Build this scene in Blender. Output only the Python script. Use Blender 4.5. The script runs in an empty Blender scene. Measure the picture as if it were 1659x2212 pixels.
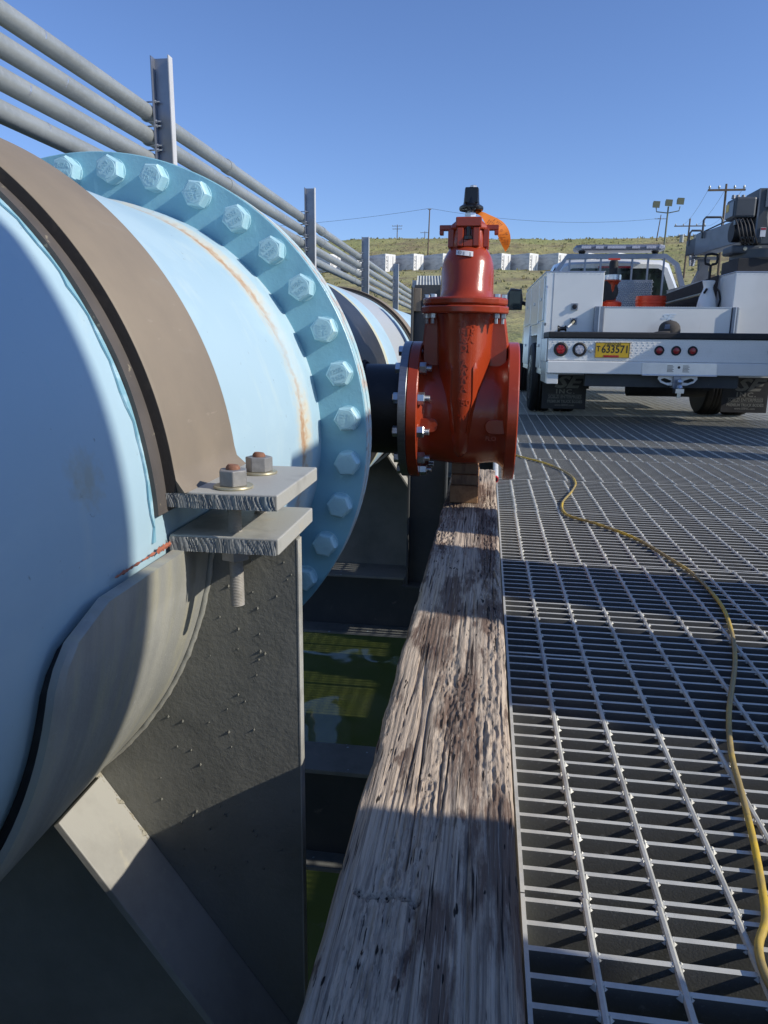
import bpy, bmesh, math, random
from mathutils import Vector, Matrix, noise
random.seed(7)
S = bpy.context.scene
COL = S.collection
R = math.radians
PI = math.pi

# ---------------------------------------------------------------- camera, sky, sun, exposure
def make_camera():
    yaw, pitch, roll, h = .13627, .22792, .01176, .75
    cy, sy, cp, sp = math.cos(yaw), math.sin(yaw), math.cos(pitch), math.sin(pitch)
    fwd = Vector((-sy*cp, cy*cp, -sp)); right = Vector((cy, sy, 0)); down = fwd.cross(right)
    cr, sr = math.cos(roll), math.sin(roll)
    r2 = cr*right - sr*down; d2 = sr*right + cr*down
    cd = bpy.data.cameras.new('camera'); cam = bpy.data.objects.new('camera', cd); COL.objects.link(cam)
    cd.sensor_fit = 'VERTICAL'; cd.sensor_height = 36; cd.lens = 1568.4/2212*36
    cd.clip_start = .02; cd.clip_end = 3000
    m = Matrix.Identity(4)
    for i in range(3): m[i][0] = r2[i]; m[i][1] = -d2[i]; m[i][2] = -fwd[i]; m[i][3] = (0, 0, h)[i]
    cam.matrix_world = m
    S.camera = cam
make_camera()
SUN = Vector((1, -.18, .60)).normalized()
W = bpy.data.worlds.new('World'); S.world = W; W.use_nodes = True
nt = W.node_tree; nt.nodes.clear()
sky = nt.nodes.new('ShaderNodeTexSky'); sky.sky_type = 'NISHITA'; sky.sun_disc = False
sky.sun_elevation = math.asin(SUN.z); sky.sun_rotation = math.atan2(SUN.x, SUN.y)
sky.altitude = 300; sky.air_density = 1.0; sky.dust_density = .3; sky.ozone_density = 2.5
bg = nt.nodes.new('ShaderNodeBackground'); bg.inputs[1].default_value = .114
wo = nt.nodes.new('ShaderNodeOutputWorld')
tn = nt.nodes.new('ShaderNodeMix'); tn.data_type = 'RGBA'; tn.blend_type = 'MULTIPLY'; tn.inputs[0].default_value = 1; tn.inputs[7].default_value = (.91, 1.03, 1.36, 1)
nt.links.new(sky.outputs[0], tn.inputs[6]); nt.links.new(tn.outputs[2], bg.inputs[0]); nt.links.new(bg.outputs[0], wo.inputs[0])
sd = bpy.data.lights.new('sun', 'SUN'); sd.energy = 4.1; sd.angle = R(.5); sd.color = (1, .93, .82)
so = bpy.data.objects.new('sun', sd); COL.objects.link(so)
so.rotation_euler = SUN.to_track_quat('Z', 'Y').to_euler(); so.location = SUN*50
S.view_settings.view_transform = 'Standard'; S.view_settings.look = 'None'
S.view_settings.gamma = 1; S.view_settings.exposure = .08
S.view_settings.use_curve_mapping = False

# ---------------------------------------------------------------- materials
def mat(name, col, rough=.6, metal=0., layers=(), bump=(), coat=0., coords='Object', spec=.5, edge=None):
    """layers: (scale, (sx,sy,sz), lo, hi, colour, amount, detail); bump: (scale,(sx,sy,sz),strength,distance,detail)"""
    m = bpy.data.materials.new(name); m.use_nodes = True
    n = m.node_tree.nodes; l = m.node_tree.links
    b = n['Principled BSDF']; b.inputs['Roughness'].default_value = rough; b.inputs['Metallic'].default_value = metal
    b.inputs['Specular IOR Level'].default_value = spec
    if coat: b.inputs['Coat Weight'].default_value = coat; b.inputs['Coat Roughness'].default_value = .06
    tc = n.new('ShaderNodeTexCoord')
    def tex(scale, st, detail, off):
        mp = n.new('ShaderNodeMapping'); mp.inputs['Scale'].default_value = st; mp.inputs['Location'].default_value = (off, off*.7, off*1.3)
        l.new(tc.outputs[coords], mp.inputs[0])
        t = n.new('ShaderNodeTexNoise'); t.inputs['Scale'].default_value = scale; t.inputs['Detail'].default_value = detail
        t.inputs['Roughness'].default_value = .62
        l.new(mp.outputs[0], t.inputs['Vector']); return t
    rgb = n.new('ShaderNodeRGB'); rgb.outputs[0].default_value = (*col, 1); cur = rgb.outputs[0]
    for i, (sc, st, lo, hi, c, a, de) in enumerate(layers):
        t = tex(sc, st, de, 3.1*i+1)
        r = n.new('ShaderNodeMapRange'); r.inputs[1].default_value = lo; r.inputs[2].default_value = hi
        r.inputs[3].default_value = 0; r.inputs[4].default_value = a
        l.new(t.outputs[0], r.inputs[0])
        mx = n.new('ShaderNodeMix'); mx.data_type = 'RGBA'; l.new(r.outputs[0], mx.inputs[0]); l.new(cur, mx.inputs[6])
        mx.inputs[7].default_value = (*c, 1); cur = mx.outputs[2]
    l.new(cur, b.inputs['Base Color'])
    prev = None
    for i, (sc, st, s_, d_, de) in enumerate(bump):
        t = tex(sc, st, de, 5.3*i+2)
        bp = n.new('ShaderNodeBump'); bp.inputs['Strength'].default_value = s_; bp.inputs['Distance'].default_value = d_
        l.new(t.outputs[0], bp.inputs['Height'])
        if prev: l.new(prev, bp.inputs['Normal'])
        prev = bp.outputs[0]
    if prev: l.new(prev, b.inputs['Normal'])
    m['_cur'] = 0
    return m
U = (1, 1, 1)
M = {}
M['galv'] = mat('galvanised', (.37, .395, .385), .45, .3, [(9, (1, .25, 1), .4, .7, (.22, .24, .24), .7, 6), (40, U, .5, .75, (.5, .52, .52), .35, 4)], [(120, U, .15, .001, 3)])
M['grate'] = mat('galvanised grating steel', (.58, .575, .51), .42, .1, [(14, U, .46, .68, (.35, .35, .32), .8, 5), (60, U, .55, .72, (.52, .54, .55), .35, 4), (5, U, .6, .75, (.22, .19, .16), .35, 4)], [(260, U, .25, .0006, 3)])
M['postsunlit'] = mat('sunlit galvanised flange', (.60, .60, .59), .5, .1, [(9, (1, 1, .25), .4, .7, (.45, .44, .42), .7, 6)])
M['bar'] = mat('shade-darkened weathered bearing bar', (.115, .118, .112), .6, .1, [(14, U, .45, .7, (.13, .135, .14), .8, 5), (90, U, .6, .72, (.32, .33, .33), .4, 4)], [(300, U, .5, .0008, 4)])
M['steelgray'] = mat('gray painted steel', (.40, .395, .345), .5, .0, [(5, U, .42, .72, (.24, .245, .22), .8, 6), (26, (.22, 1.5, .22), .50, .66, (.46, .43, .26), .45, 5), (3, (.5, 3, .5), .5, .62, (.24, .25, .24), .6, 5), (30, (1, 1, .2), .55, .8, (.30, .29, .24), .4, 5), (70, U, .68, .74, (.5, .5, .45), .5, 3)], [(160, U, .45, .0012, 5)])
M['web'] = mat('rough coated dark gray steel', (.215, .215, .19), .5, 0, [(3.5, U, .42, .7, (.135, .138, .122), .9, 6), (26, (1, 1, .35), .58, .75, (.22, .21, .16), .45, 6)], [(170, U, .5, .0018, 6), (24, U, .3, .006, 5)])
M['lug'] = mat('weathered plate steel', (.44, .44, .40), .55, .1, [(7, U, .46, .60, (.27, .27, .245), .8, 7), (15, U, .58, .66, (.52, .47, .36), .6, 5), (34, U, .58, .7, (.45, .43, .36), .5, 5)], [(120, U, .35, .0010, 5)])
M['brace'] = mat('dusty gray brace', (.36, .355, .32), .6, 0, [(6, U, .46, .66, (.26, .255, .23), .8, 6), (22, U, .62, .72, (.46, .43, .33), .5, 5)], [(120, U, .4, .0012, 5)])
M['cutedge'] = mat('flame cut plate edge', (.20, .21, .21), .5, .1, [(30, (1, 1, .12), .42, .62, (.30, .31, .30), .7, 3), (12, U, .6, .7, (.16, .30, .36), .4, 4)], [(110, (1, 1, .12), 1, .006, 2)])  # slag streaks, with contrast painted in for the scallops' weak shading
M['band'] = mat('brown rubber faced strap', (.25, .205, .15), .62, 0, [(4, U, .4, .75, (.18, .15, .115), .9, 6), (30, (1, .3, 1), .60, .72, (.26, .225, .175), .5, 5), (3, (1, 1, .6), .62, .74, (.30, .17, .07), .4, 5), (22, (.6, .6, 2.5), .66, .72, (.33, .28, .22), .5, 5)], [(90, U, .18, .001, 5)])
M['bandin'] = mat('shaded strap side', (.035, .030, .026), .75, 0, [(30, U, .55, .7, (.08, .065, .05), .5, 4)], [(90, U, .25, .002, 4)])
M['liner'] = mat('gray brown liner strip', (.10, .088, .080), .7, 0, [(12, U, .4, .7, (.065, .058, .054), .8, 5), (50, U, .66, .7, (.4, .35, .25), .5, 3)], [(80, U, .3, .0015, 4)])
M['bolt'] = mat('light blue painted bolt', (.38, .62, .70), .45, 0, [(40, U, .55, .7, (.50, .76, .80), .5, 4), (18, U, .68, .76, (.12, .10, .05), .6, 5)], [(140, U, .35, .0012, 4)])
M['flange'] = mat('blue painted flange', (.25, .50, .60), .36, 0, [(5, U, .42, .7, (.20, .43, .53), .8, 5), (50, (1, 1, .35), .60, .72, (.42, .72, .78), .35, 5), (24, U, .69, .75, (.10, .10, .07), .5, 5)], [(70, U, .35, .003, 5), (220, U, .25, .0008, 3)])
M['flangeedge'] = mat('chipped flange rim', (.50, .66, .68), .5, 0, [(26, U, .5, .6, (.55, .40, .30), .8, 6), (34, U, .62, .7, (.10, .06, .05), .8, 5), (9, U, .55, .66, (.33, .62, .70), .6, 4)], [(120, U, .4, .002, 4)])
M['black'] = mat('black pipe coating', (.020, .0195, .018), .42, 0, [(10, U, .5, .7, (.05, .045, .04), .6, 5), (30, (1, 1, .2), .62, .7, (.14, .12, .10), .4, 4)], [(90, U, .2, .002, 4)])
M['gasket'] = mat('dark gasket', (.02, .022, .025), .7)
M['steel'] = mat('bare machined steel', (.33, .34, .35), .33, .85, [(30, (1, 6, 6), .45, .65, (.22, .23, .24), .6, 4)], [(200, (1, .1, .1), .2, .0006, 2)])
M['zinc'] = mat('zinc plated bolt', (.62, .64, .66), .28, .9, [(60, U, .5, .7, (.45, .47, .48), .6, 3)])
M['nut'] = mat('dull galvanised nut', (.25, .25, .245), .5, .3, [(60, U, .45, .7, (.36, .355, .34), .7, 4)], [(200, U, .3, .0008, 4)])
M['thread'] = mat('galvanised thread', (.42, .40, .36), .5, .3, [(60, U, .45, .7, (.30, .28, .24), .7, 4)])
M['washer'] = mat('yellowish washer', (.45, .42, .30), .42, .5, [(60, U, .45, .7, (.32, .28, .18), .7, 4)])
M['rust'] = mat('rusted bolt end', (.22, .10, .06), .8, 0, [(120, U, .5, .7, (.34, .17, .10), .8, 4)], [(200, U, .6, .001, 4)])
M['red'] = mat('glossy red epoxy', (.37, .047, .013), .26, 0, [(4, U, .45, .7, (.25, .030, .010), .6, 4), (30, U, .66, .72, (.45, .16, .11), .25, 4)], [(45, U, .22, .003, 4), (200, U, .25, .0008, 3)], coat=.12)
M['redlow'] = M['red']
M['orange'] = mat('orange tag plastic', (.85, .24, .015), .5, 0, [(8, U, .4, .7, (.75, .18, .012), .6, 3)])
M['tagprint'] = mat('tag print', (.35, .09, .02), .7)
M['blackrubber'] = mat('black rubber', (.012, .012, .013), .6, 0, [(30, U, .5, .7, (.03, .03, .03), .6, 4)], [(60, U, .2, .002, 3)])
M['blackgloss'] = mat('glossy black plastic', (.01, .01, .011), .22)
M['white'] = mat('white truck paint', (.80, .81, .78), .25, 0, [(2, U, .45, .7, (.66, .68, .66), .5, 3), (9, (1, 1, .3), .62, .75, (.52, .50, .44), .35, 5)], coat=.5)
M['alu'] = mat('bright aluminium', (.70, .72, .75), .3, .8, [(12, U, .4, .7, (.55, .57, .6), .5, 4)])
M['darkalu'] = mat('gray aluminium', (.30, .32, .36), .35, .7, [(12, U, .4, .7, (.22, .24, .27), .5, 4)])
M['glass'] = mat('dark window glass', (.012, .016, .016), .05, 0, [(3, U, .45, .6, (.03, .05, .035), .6, 4)], spec=.6)
M['redlens'] = mat('red lens', (.40, .008, .012), .25, 0, [(70, U, .5, .6, (.22, .004, .008), .8, 2)], coat=.5)
M['clearlens'] = mat('clear lens', (.50, .50, .54), .25, 0, [(60, U, .5, .6, (.32, .32, .36), .8, 2)], coat=.5)
M['plateyellow'] = mat('yellow plate', (.62, .40, .02), .4, 0, [(6, U, .45, .7, (.55, .32, .02), .5, 4)])
M['ink'] = mat('dark ink', (.015, .015, .02), .6)
M['flapink'] = mat('gray flap lettering', (.20, .20, .18), .7, 0, [(30, U, .45, .65, (.14, .14, .125), .8, 5)])
M['flap'] = mat('black mud flap', (.022, .022, .023), .6, 0, [(8, U, .45, .7, (.05, .048, .042), .7, 5)])
M['crane'] = mat('dark gray crane paint', (.055, .062, .068), .45, 0, [(6, U, .45, .7, (.08, .088, .095), .6, 4)])
M['cranelight'] = mat('light gray boom paint', (.13, .145, .165), .32, .1, [(8, U, .45, .7, (.09, .10, .115), .7, 4)])
M['bucket'] = mat('orange red bucket', (.72, .055, .012), .4)
M['pvc'] = mat('white plastic pipe', (.62, .63, .62), .5, 0, [(12, U, .5, .7, (.45, .45, .44), .5, 4)])
M['redend'] = mat('red pipe end', (.72, .03, .04), .5)
M['shim'] = mat('brown cut lumber', (.36, .20, .095), .7, 0, [(7, (6, 1, 6), .45, .62, (.22, .11, .05), .8, 5), (3, U, .5, .7, (.26, .16, .08), .5, 4)], [(50, (6, .6, 6), .5, .003, 4)])
M['shimend'] = mat('end grain lumber', (.30, .19, .11), .75, 0, [(22, (1.6, 1, .35), .45, .6, (.14, .08, .05), .8, 4)], [(60, (2, 1, .4), .6, .003, 4)])
M['hose'] = mat('yellow air hose', (.62, .42, .035), .5, 0, [(3.2, U, .42, .54, (.27, .21, .10), .85, 5), (40, U, .6, .7, (.12, .10, .06), .5, 3)], [(60, U, .35, .003, 3)])
M['beam'] = mat('dark painted beam', (.050, .055, .058), .6, 0, [(4, U, .45, .7, (.075, .078, .075), .8, 6), (24, U, .66, .74, (.22, .21, .18), .4, 5)], [(90, U, .4, .002, 5)])
M['beamtop'] = mat('gray beam flange', (.19, .195, .185), .6, 0, [(5, U, .45, .68, (.11, .115, .11), .85, 6), (18, U, .69, .71, (.40, .52, .58), .9, 3), (30, U, .6, .7, (.26, .25, .2), .4, 5)], [(90, U, .4, .002, 5)])
M['concrete'] = mat('concrete', (.30, .29, .27), .85, 0, [(3, U, .4, .7, (.22, .21, .19), .7, 6)], [(30, U, .5, .01, 6)])
M['trailerrear'] = mat('white trailer doors', (.74, .74, .72), .5, 0, [(3, U, .55, .7, (.45, .42, .38), .5, 4)])
M['trailerside'] = mat('shaded trailer side', (.60, .61, .62), .5, .1, [(.7, (1, 1, 3), .45, .65, (.28, .29, .31), .6, 3)])  # grayer than the rear doors, painting the shaded side of the trailers
M['wood'] = mat('weathered pole wood', (.17, .13, .09), .85, 0, [(5, (1, 1, .1), .45, .65, (.11, .085, .06), .8, 4)])
M['lampgreen'] = mat('dull lamp housing', (.16, .17, .11), .6)
M['cabinet'] = mat('gray cabinet paint', (.42, .44, .44), .5, 0, [(4, U, .45, .7, (.36, .38, .38), .6, 4)])
M['cap'] = mat('gray brown cap cloth', (.060, .054, .048), .9, 0, [(60, U, .5, .7, (.09, .082, .072), .6, 4)])
M['patch'] = mat('gray cap patch', (.20, .21, .25), .9, 0, [(40, (.1, .1, 3), .48, .52, (.09, .09, .12), .9, 0)])
M['primer'] = mat('red lead primer chip', (.36, .12, .07), .8, 0, [(60, U, .5, .7, (.30, .07, .04), .6, 4)])
M['dirt'] = mat('pale weld and dirt bead', (.36, .34, .27), .9, 0, [(60, U, .5, .7, (.24, .2, .14), .8, 5)], [(120, U, .9, .004, 5)])
M['sticker'] = mat('white sticker', (.75, .75, .75), .4)

def pipe_mat(name, zones):
    """painted pipe; zones = [(y0, y1, colour, softness)] are real coats of paint along the pipe, plus rust stains"""
    m = mat(name, (.42, .585, .67), .45, 0,
            [(2.2, (1, .6, 1), .42, .72, (.38, .545, .63), .8, 6),
             (3.0, (1, .5, .6), .60, .75, (.66, .74, .70), .45, 6),
             (60, U, .70, .75, (.16, .24, .28), .8, 3), (9, (1.5, 1.5, .25), .56, .74, (.60, .70, .66), .45, 7), (3.5, (1, .5, 1), .5, .58, (.48, .64, .70), .5, 7),
             (22, (1, 1, .3), .70, .75, (.30, .42, .46), .5, 5),
             (7, (.8, 2.5, .8), .67, .78, (.36, .56, .64), .6, 6)],
            [(30, U, .12, .003, 5), (5, U, .10, .01, 3)])
    n = m.node_tree.nodes; l = m.node_tree.links; b = n['Principled BSDF']
    cur = b.inputs['Base Color'].links[0].from_socket
    tc = n.new('ShaderNodeTexCoord'); sp = n.new('ShaderNodeSeparateXYZ'); l.new(tc.outputs['Object'], sp.inputs[0])
    nz = n.new('ShaderNodeTexNoise'); nz.inputs['Scale'].default_value = 9; nz.inputs['Detail'].default_value = 7; nz.inputs['Roughness'].default_value = .7
    l.new(tc.outputs['Object'], nz.inputs['Vector'])
    ns = n.new('ShaderNodeTexNoise'); ns.inputs['Scale'].default_value = 70; ns.inputs['Detail'].default_value = 5
    l.new(tc.outputs['Object'], ns.inputs['Vector'])
    def math_(op, a, c=None, d=None):
        q = n.new('ShaderNodeMath'); q.operation = op
        for i, v in enumerate((a, c, d)):
            if v is None: continue
            if isinstance(v, (int, float)): q.inputs[i].default_value = v
            else: l.new(v, q.inputs[i])
        return q.outputs[0]
    Y = sp.outputs[1]; X = sp.outputs[0]; Z = sp.outputs[2]
    nb_ = n.new('ShaderNodeTexNoise'); nb_.inputs['Scale'].default_value = 3.2; nb_.inputs['Detail'].default_value = 4; l.new(tc.outputs['Object'], nb_.inputs['Vector'])
    wob = math_('MULTIPLY_ADD', nz.outputs[0], .06, -.03)
    Yw = math_('ADD', Y, wob)
    def blend(fac, colr):
        nonlocal cur
        mx = n.new('ShaderNodeMix'); mx.data_type = 'RGBA'; l.new(fac, mx.inputs[0]); l.new(cur, mx.inputs[6]); mx.inputs[7].default_value = (*colr, 1); cur = mx.outputs[2]
    def bandfac(yc, w, lo, hi, amt):
        d = math_('ABSOLUTE', math_('SUBTRACT', Yw, yc)); f = math_('SUBTRACT', 1., math_('DIVIDE', d, w)); f = math_('MAXIMUM', f, 0.)
        r = n.new('ShaderNodeMapRange'); r.inputs[1].default_value = lo; r.inputs[2].default_value = hi; r.inputs[4].default_value = amt
        l.new(math_('MULTIPLY', f, math_('ADD', ns.outputs[0], nz.outputs[0])), r.inputs[0])
        r2 = n.new('ShaderNodeMapRange'); r2.inputs[1].default_value = .30; r2.inputs[2].default_value = .48; l.new(nb_.outputs[0], r2.inputs[0])
        return math_('MULTIPLY', r.outputs[0], r2.outputs[0])
    for (y0, y1, c, soft) in zones:
        f = math_('MULTIPLY', math_('GREATER_THAN', Y if not soft else Yw, y0), math_('LESS_THAN', Y if not soft else Yw, y1))
        blend(f, c)
    blend(bandfac(1.640, .10, .42, .95, .85), (.66, .58, .40))      # rust run beside the flange weld
    blend(bandfac(1.640, .065, .72, 1.02, .85), (.42, .22, .10))
    # rusty scuffed patch on the near length
    d = n.new('ShaderNodeVectorMath'); d.operation = 'DISTANCE'; l.new(tc.outputs['Object'], d.inputs[0]); d.inputs[1].default_value = (.53, .72, .085)
    f = math_('MAXIMUM', math_('SUBTRACT', 1., math_('DIVIDE', d.outputs['Value'], .085)), 0.)
    r = n.new('ShaderNodeMapRange'); r.inputs[1].default_value = .50; r.inputs[2].default_value = .85; r.inputs[4].default_value = .6
    l.new(math_('MULTIPLY', f, math_('ADD', ns.outputs[0], nz.outputs[0])), r.inputs[0]); blend(r.outputs[0], (.42, .42, .30))
    l.new(cur, b.inputs['Base Color'])
    return m
M['pipe'] = pipe_mat('sky blue pipe paint', [(3.20, 3.26, (.55, .55, .40), True), (3.60, 4.35, (.44, .47, .48), True)])
M['sealant'] = mat('teal peeling paint edge', (.22, .44, .54), .6, 0, [(20, U, .5, .6, (.45, .66, .76), .9, 5), (30, U, .62, .66, (.05, .07, .08), .9, 4)])

# ---------------------------------------------------------------- mesh helpers
OFF = {}
class MB:
    def __init__(s): s.v = []; s.f = []
    def add(s, vs, fs):
        o = len(s.v); s.v += [tuple(v) for v in vs]; s.f += [tuple(i+o for i in f) for f in fs]; return s
    def box(s, x0, x1, y0, y1, z0, z1, rot=None, piv=None):
        vs = [Vector((x, y, z)) for x in (x0, x1) for y in (y0, y1) for z in (z0, z1)]
        if rot is not None:
            p = Vector(piv) if piv is not None else Vector(((x0+x1)/2, (y0+y1)/2, (z0+z1)/2)); vs = [p+rot @ (v-p) for v in vs]
        return s.add(vs, [(0, 1, 3, 2), (4, 6, 7, 5), (0, 4, 5, 1), (2, 3, 7, 6), (0, 2, 6, 4), (1, 5, 7, 3)])
    def rings(s, rs, closed=True, caps=True, loop=False):
        n = len(rs[0]); vs = [v for r in rs for v in r]; fs = []
        m = len(rs)
        for i in range(m if loop else m-1):
            a = i*n; b = ((i+1) % m)*n
            for j in range(n if closed else n-1):
                k = (j+1) % n; fs.append((a+j, a+k, b+k, b+j))
        if caps and not loop: fs += [tuple(range(n)), tuple(range((m-1)*n, m*n))]
        return s.add(vs, fs)
    @staticmethod
    def frame(d):
        d = Vector(d).normalized(); a = Vector((0, 0, 1)) if abs(d.z) < .9 else Vector((1, 0, 0))
        u = a.cross(d).normalized(); return u, d.cross(u)
    def cyl(s, p0, p1, r0, r1=None, n=16, caps=True, rot=0):
        p0, p1 = Vector(p0), Vector(p1); r1 = r0 if r1 is None else r1; u, w = s.frame(p1-p0)
        return s.rings([[p+(u*math.cos(2*PI*j/n+rot)+w*math.sin(2*PI*j/n+rot))*r for j in range(n)] for p, r in ((p0, r0), (p1, r1))], caps=caps)
    def lathe(s, prof, org, axis, n=32, loop=False):
        """prof = [(r, h)] along axis"""
        org = Vector(org); ax = Vector(axis).normalized(); u, w = s.frame(ax)
        return s.rings([[org+ax*h+(u*math.cos(2*PI*j/n)+w*math.sin(2*PI*j/n))*max(r, 1e-5) for j in range(n)] for r, h in prof], loop=loop)
    def tube(s, pts, r, n=8):
        pts = [Vector(p) for p in pts]; rs = []; up = None
        for i, p in enumerate(pts):
            d = (pts[min(i+1, len(pts)-1)]-pts[max(i-1, 0)]).normalized()
            if up is None: up, _ = s.frame(d)
            up = (up-d*up.dot(d)).normalized(); w = d.cross(up)
            rs.append([p+(up*math.cos(2*PI*j/n)+w*math.sin(2*PI*j/n))*(r[i] if isinstance(r, list) else r) for j in range(n)])
        return s.rings(rs)
    def prism(s, poly, plane, d0, d1):
        def P(u, v, d): return {'XZ': (u, d, v), 'YZ': (d, u, v), 'XY': (u, v, d)}[plane]
        return s.rings([[P(u, v, d) for u, v in poly] for d in (d0, d1)])
    def band(s, cx, cz, r0, r1, y0, y1, a0, a1, n=64):
        rs = []
        for i in range(n+1):
            a = R(a0+(a1-a0)*i/n); c, q = math.cos(a), math.sin(a)
            rs.append([(cx+c*r, y, cz+q*r) for r, y in ((r0, y0), (r1, y0), (r1, y1), (r0, y1))])
        return s.rings(rs)
    def hexa(s, c, axis, af, h, ch=.12, rot=0):
        r = af/2/math.cos(PI/6); ax = Vector(axis).normalized(); c = Vector(c)
        u, w = s.frame(ax)
        def ring(rr, hh): return [c+ax*hh+(u*math.cos(PI/3*j+rot)+w*math.sin(PI/3*j+rot))*rr for j in range(6)]
        return s.rings([ring(r, 0), ring(r, h*(1-ch)), ring(r*(1-ch*.9), h)])
    def blob(s, c, r, sq=(1, 1, 1)):
        c = Vector(c); vs = [c+Vector((x*r*sq[0], y*r*sq[1], z*r*sq[2])) for x, y, z in ((1, 0, 0), (0, 1, 0), (-1, 0, 0), (0, -1, 0), (0, 0, 1), (0, 0, -1))]
        return s.add(vs, [(0, 1, 4), (1, 2, 4), (2, 3, 4), (3, 0, 4), (1, 0, 5), (2, 1, 5), (3, 2, 5), (0, 3, 5)])
    def text(s, txt, size, mtx, ext=.001, align='CENTER', res=2, shear=0, bold=0, sx=1., sp=1.):
        vs, fs = text_data(txt, size, ext, align, res, shear, bold, sx, sp)
        return s.add([mtx @ v for v in vs], fs)
    def data(s, name, m, ang=35, off=(0, 0, 0)):
        me = bpy.data.meshes.new(name); o = Vector(off)
        me.from_pydata([tuple(Vector(v)-o) for v in s.v], [], s.f)
        bm = bmesh.new(); bm.from_mesh(me); bmesh.ops.recalc_face_normals(bm, faces=bm.faces); bm.to_mesh(me); bm.free()
        if ang:
            me.shade_smooth(); me.set_sharp_from_angle(angle=R(ang))
        if m is not None: me.materials.append(M[m] if isinstance(m, str) else m)
        return me
    def build(s, name, m, parent=None, ang=35, bevel=0, local=False):
        off = (0, 0, 0)
        if parent is not None and not local: off = OFF.get(parent.name, (0, 0, 0))
        o = bpy.data.objects.new(name, s.data(name, m, ang, off)); COL.objects.link(o)
        if parent is not None: o.parent = parent; OFF[o.name] = off
        if bevel:
            b = o.modifiers.new('bevel', 'BEVEL'); b.width = bevel; b.segments = 2; b.limit_method = 'ANGLE'; b.angle_limit = R(40)
        return o
_tc = {}
def text_data(txt, size, ext, align, res, shear, bold, sx, sp):
    k = (txt, size, ext, align, res, shear, bold, sx, sp)
    if k not in _tc:
        cu = bpy.data.curves.new('t', 'FONT'); cu.body = txt; cu.size = size; cu.extrude = ext; cu.align_x = align; cu.align_y = 'CENTER'
        cu.resolution_u = res; cu.shear = shear; cu.offset = bold; cu.space_character = sp
        o = bpy.data.objects.new('t', cu); COL.objects.link(o); bpy.context.view_layer.update()
        me = bpy.data.meshes.new_from_object(o.evaluated_get(bpy.context.evaluated_depsgraph_get()))
        _tc[k] = ([Vector((v.co.x*sx, v.co.y, v.co.z)) for v in me.vertices], [tuple(p.vertices) for p in me.polygons])
        bpy.data.objects.remove(o); bpy.data.curves.remove(cu); bpy.data.meshes.remove(me)
    return _tc[k]
def face_cam(x, y, z):      # text standing in the XZ plane, read from -Y
    return Matrix.Translation((x, y, z)) @ Matrix.Rotation(PI/2, 4, 'X')
def tag(o, label=None, cat=None, group=None, kind=None):
    if label: o['label'] = label
    if cat: o['category'] = cat
    if group: o['group'] = group
    if kind: o['kind'] = kind
    return o
def thing(name, loc, label, cat, group=None, rz=0):
    o = bpy.data.objects.new(name, None); COL.objects.link(o); o.location = loc; o.rotation_euler = (0, 0, rz); o.empty_display_size = .1
    OFF[o.name] = tuple(loc); return tag(o, label, cat, group)
def inst(name, me, parent, loc=(0, 0, 0), rot=(0, 0, 0)):
    o = bpy.data.objects.new(name, me); COL.objects.link(o); o.location = loc; o.rotation_euler = rot
    if parent is not None: o.parent = parent
    return o
def copy_tree(o, parent=None):
    c = o.copy(); COL.objects.link(c)
    if parent is not None: c.parent = parent
    for ch in list(o.children): copy_tree(ch, c)
    return c
PX, PZ, PR = -.96, .517, .545        # the big pipe's axis and radius

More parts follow.
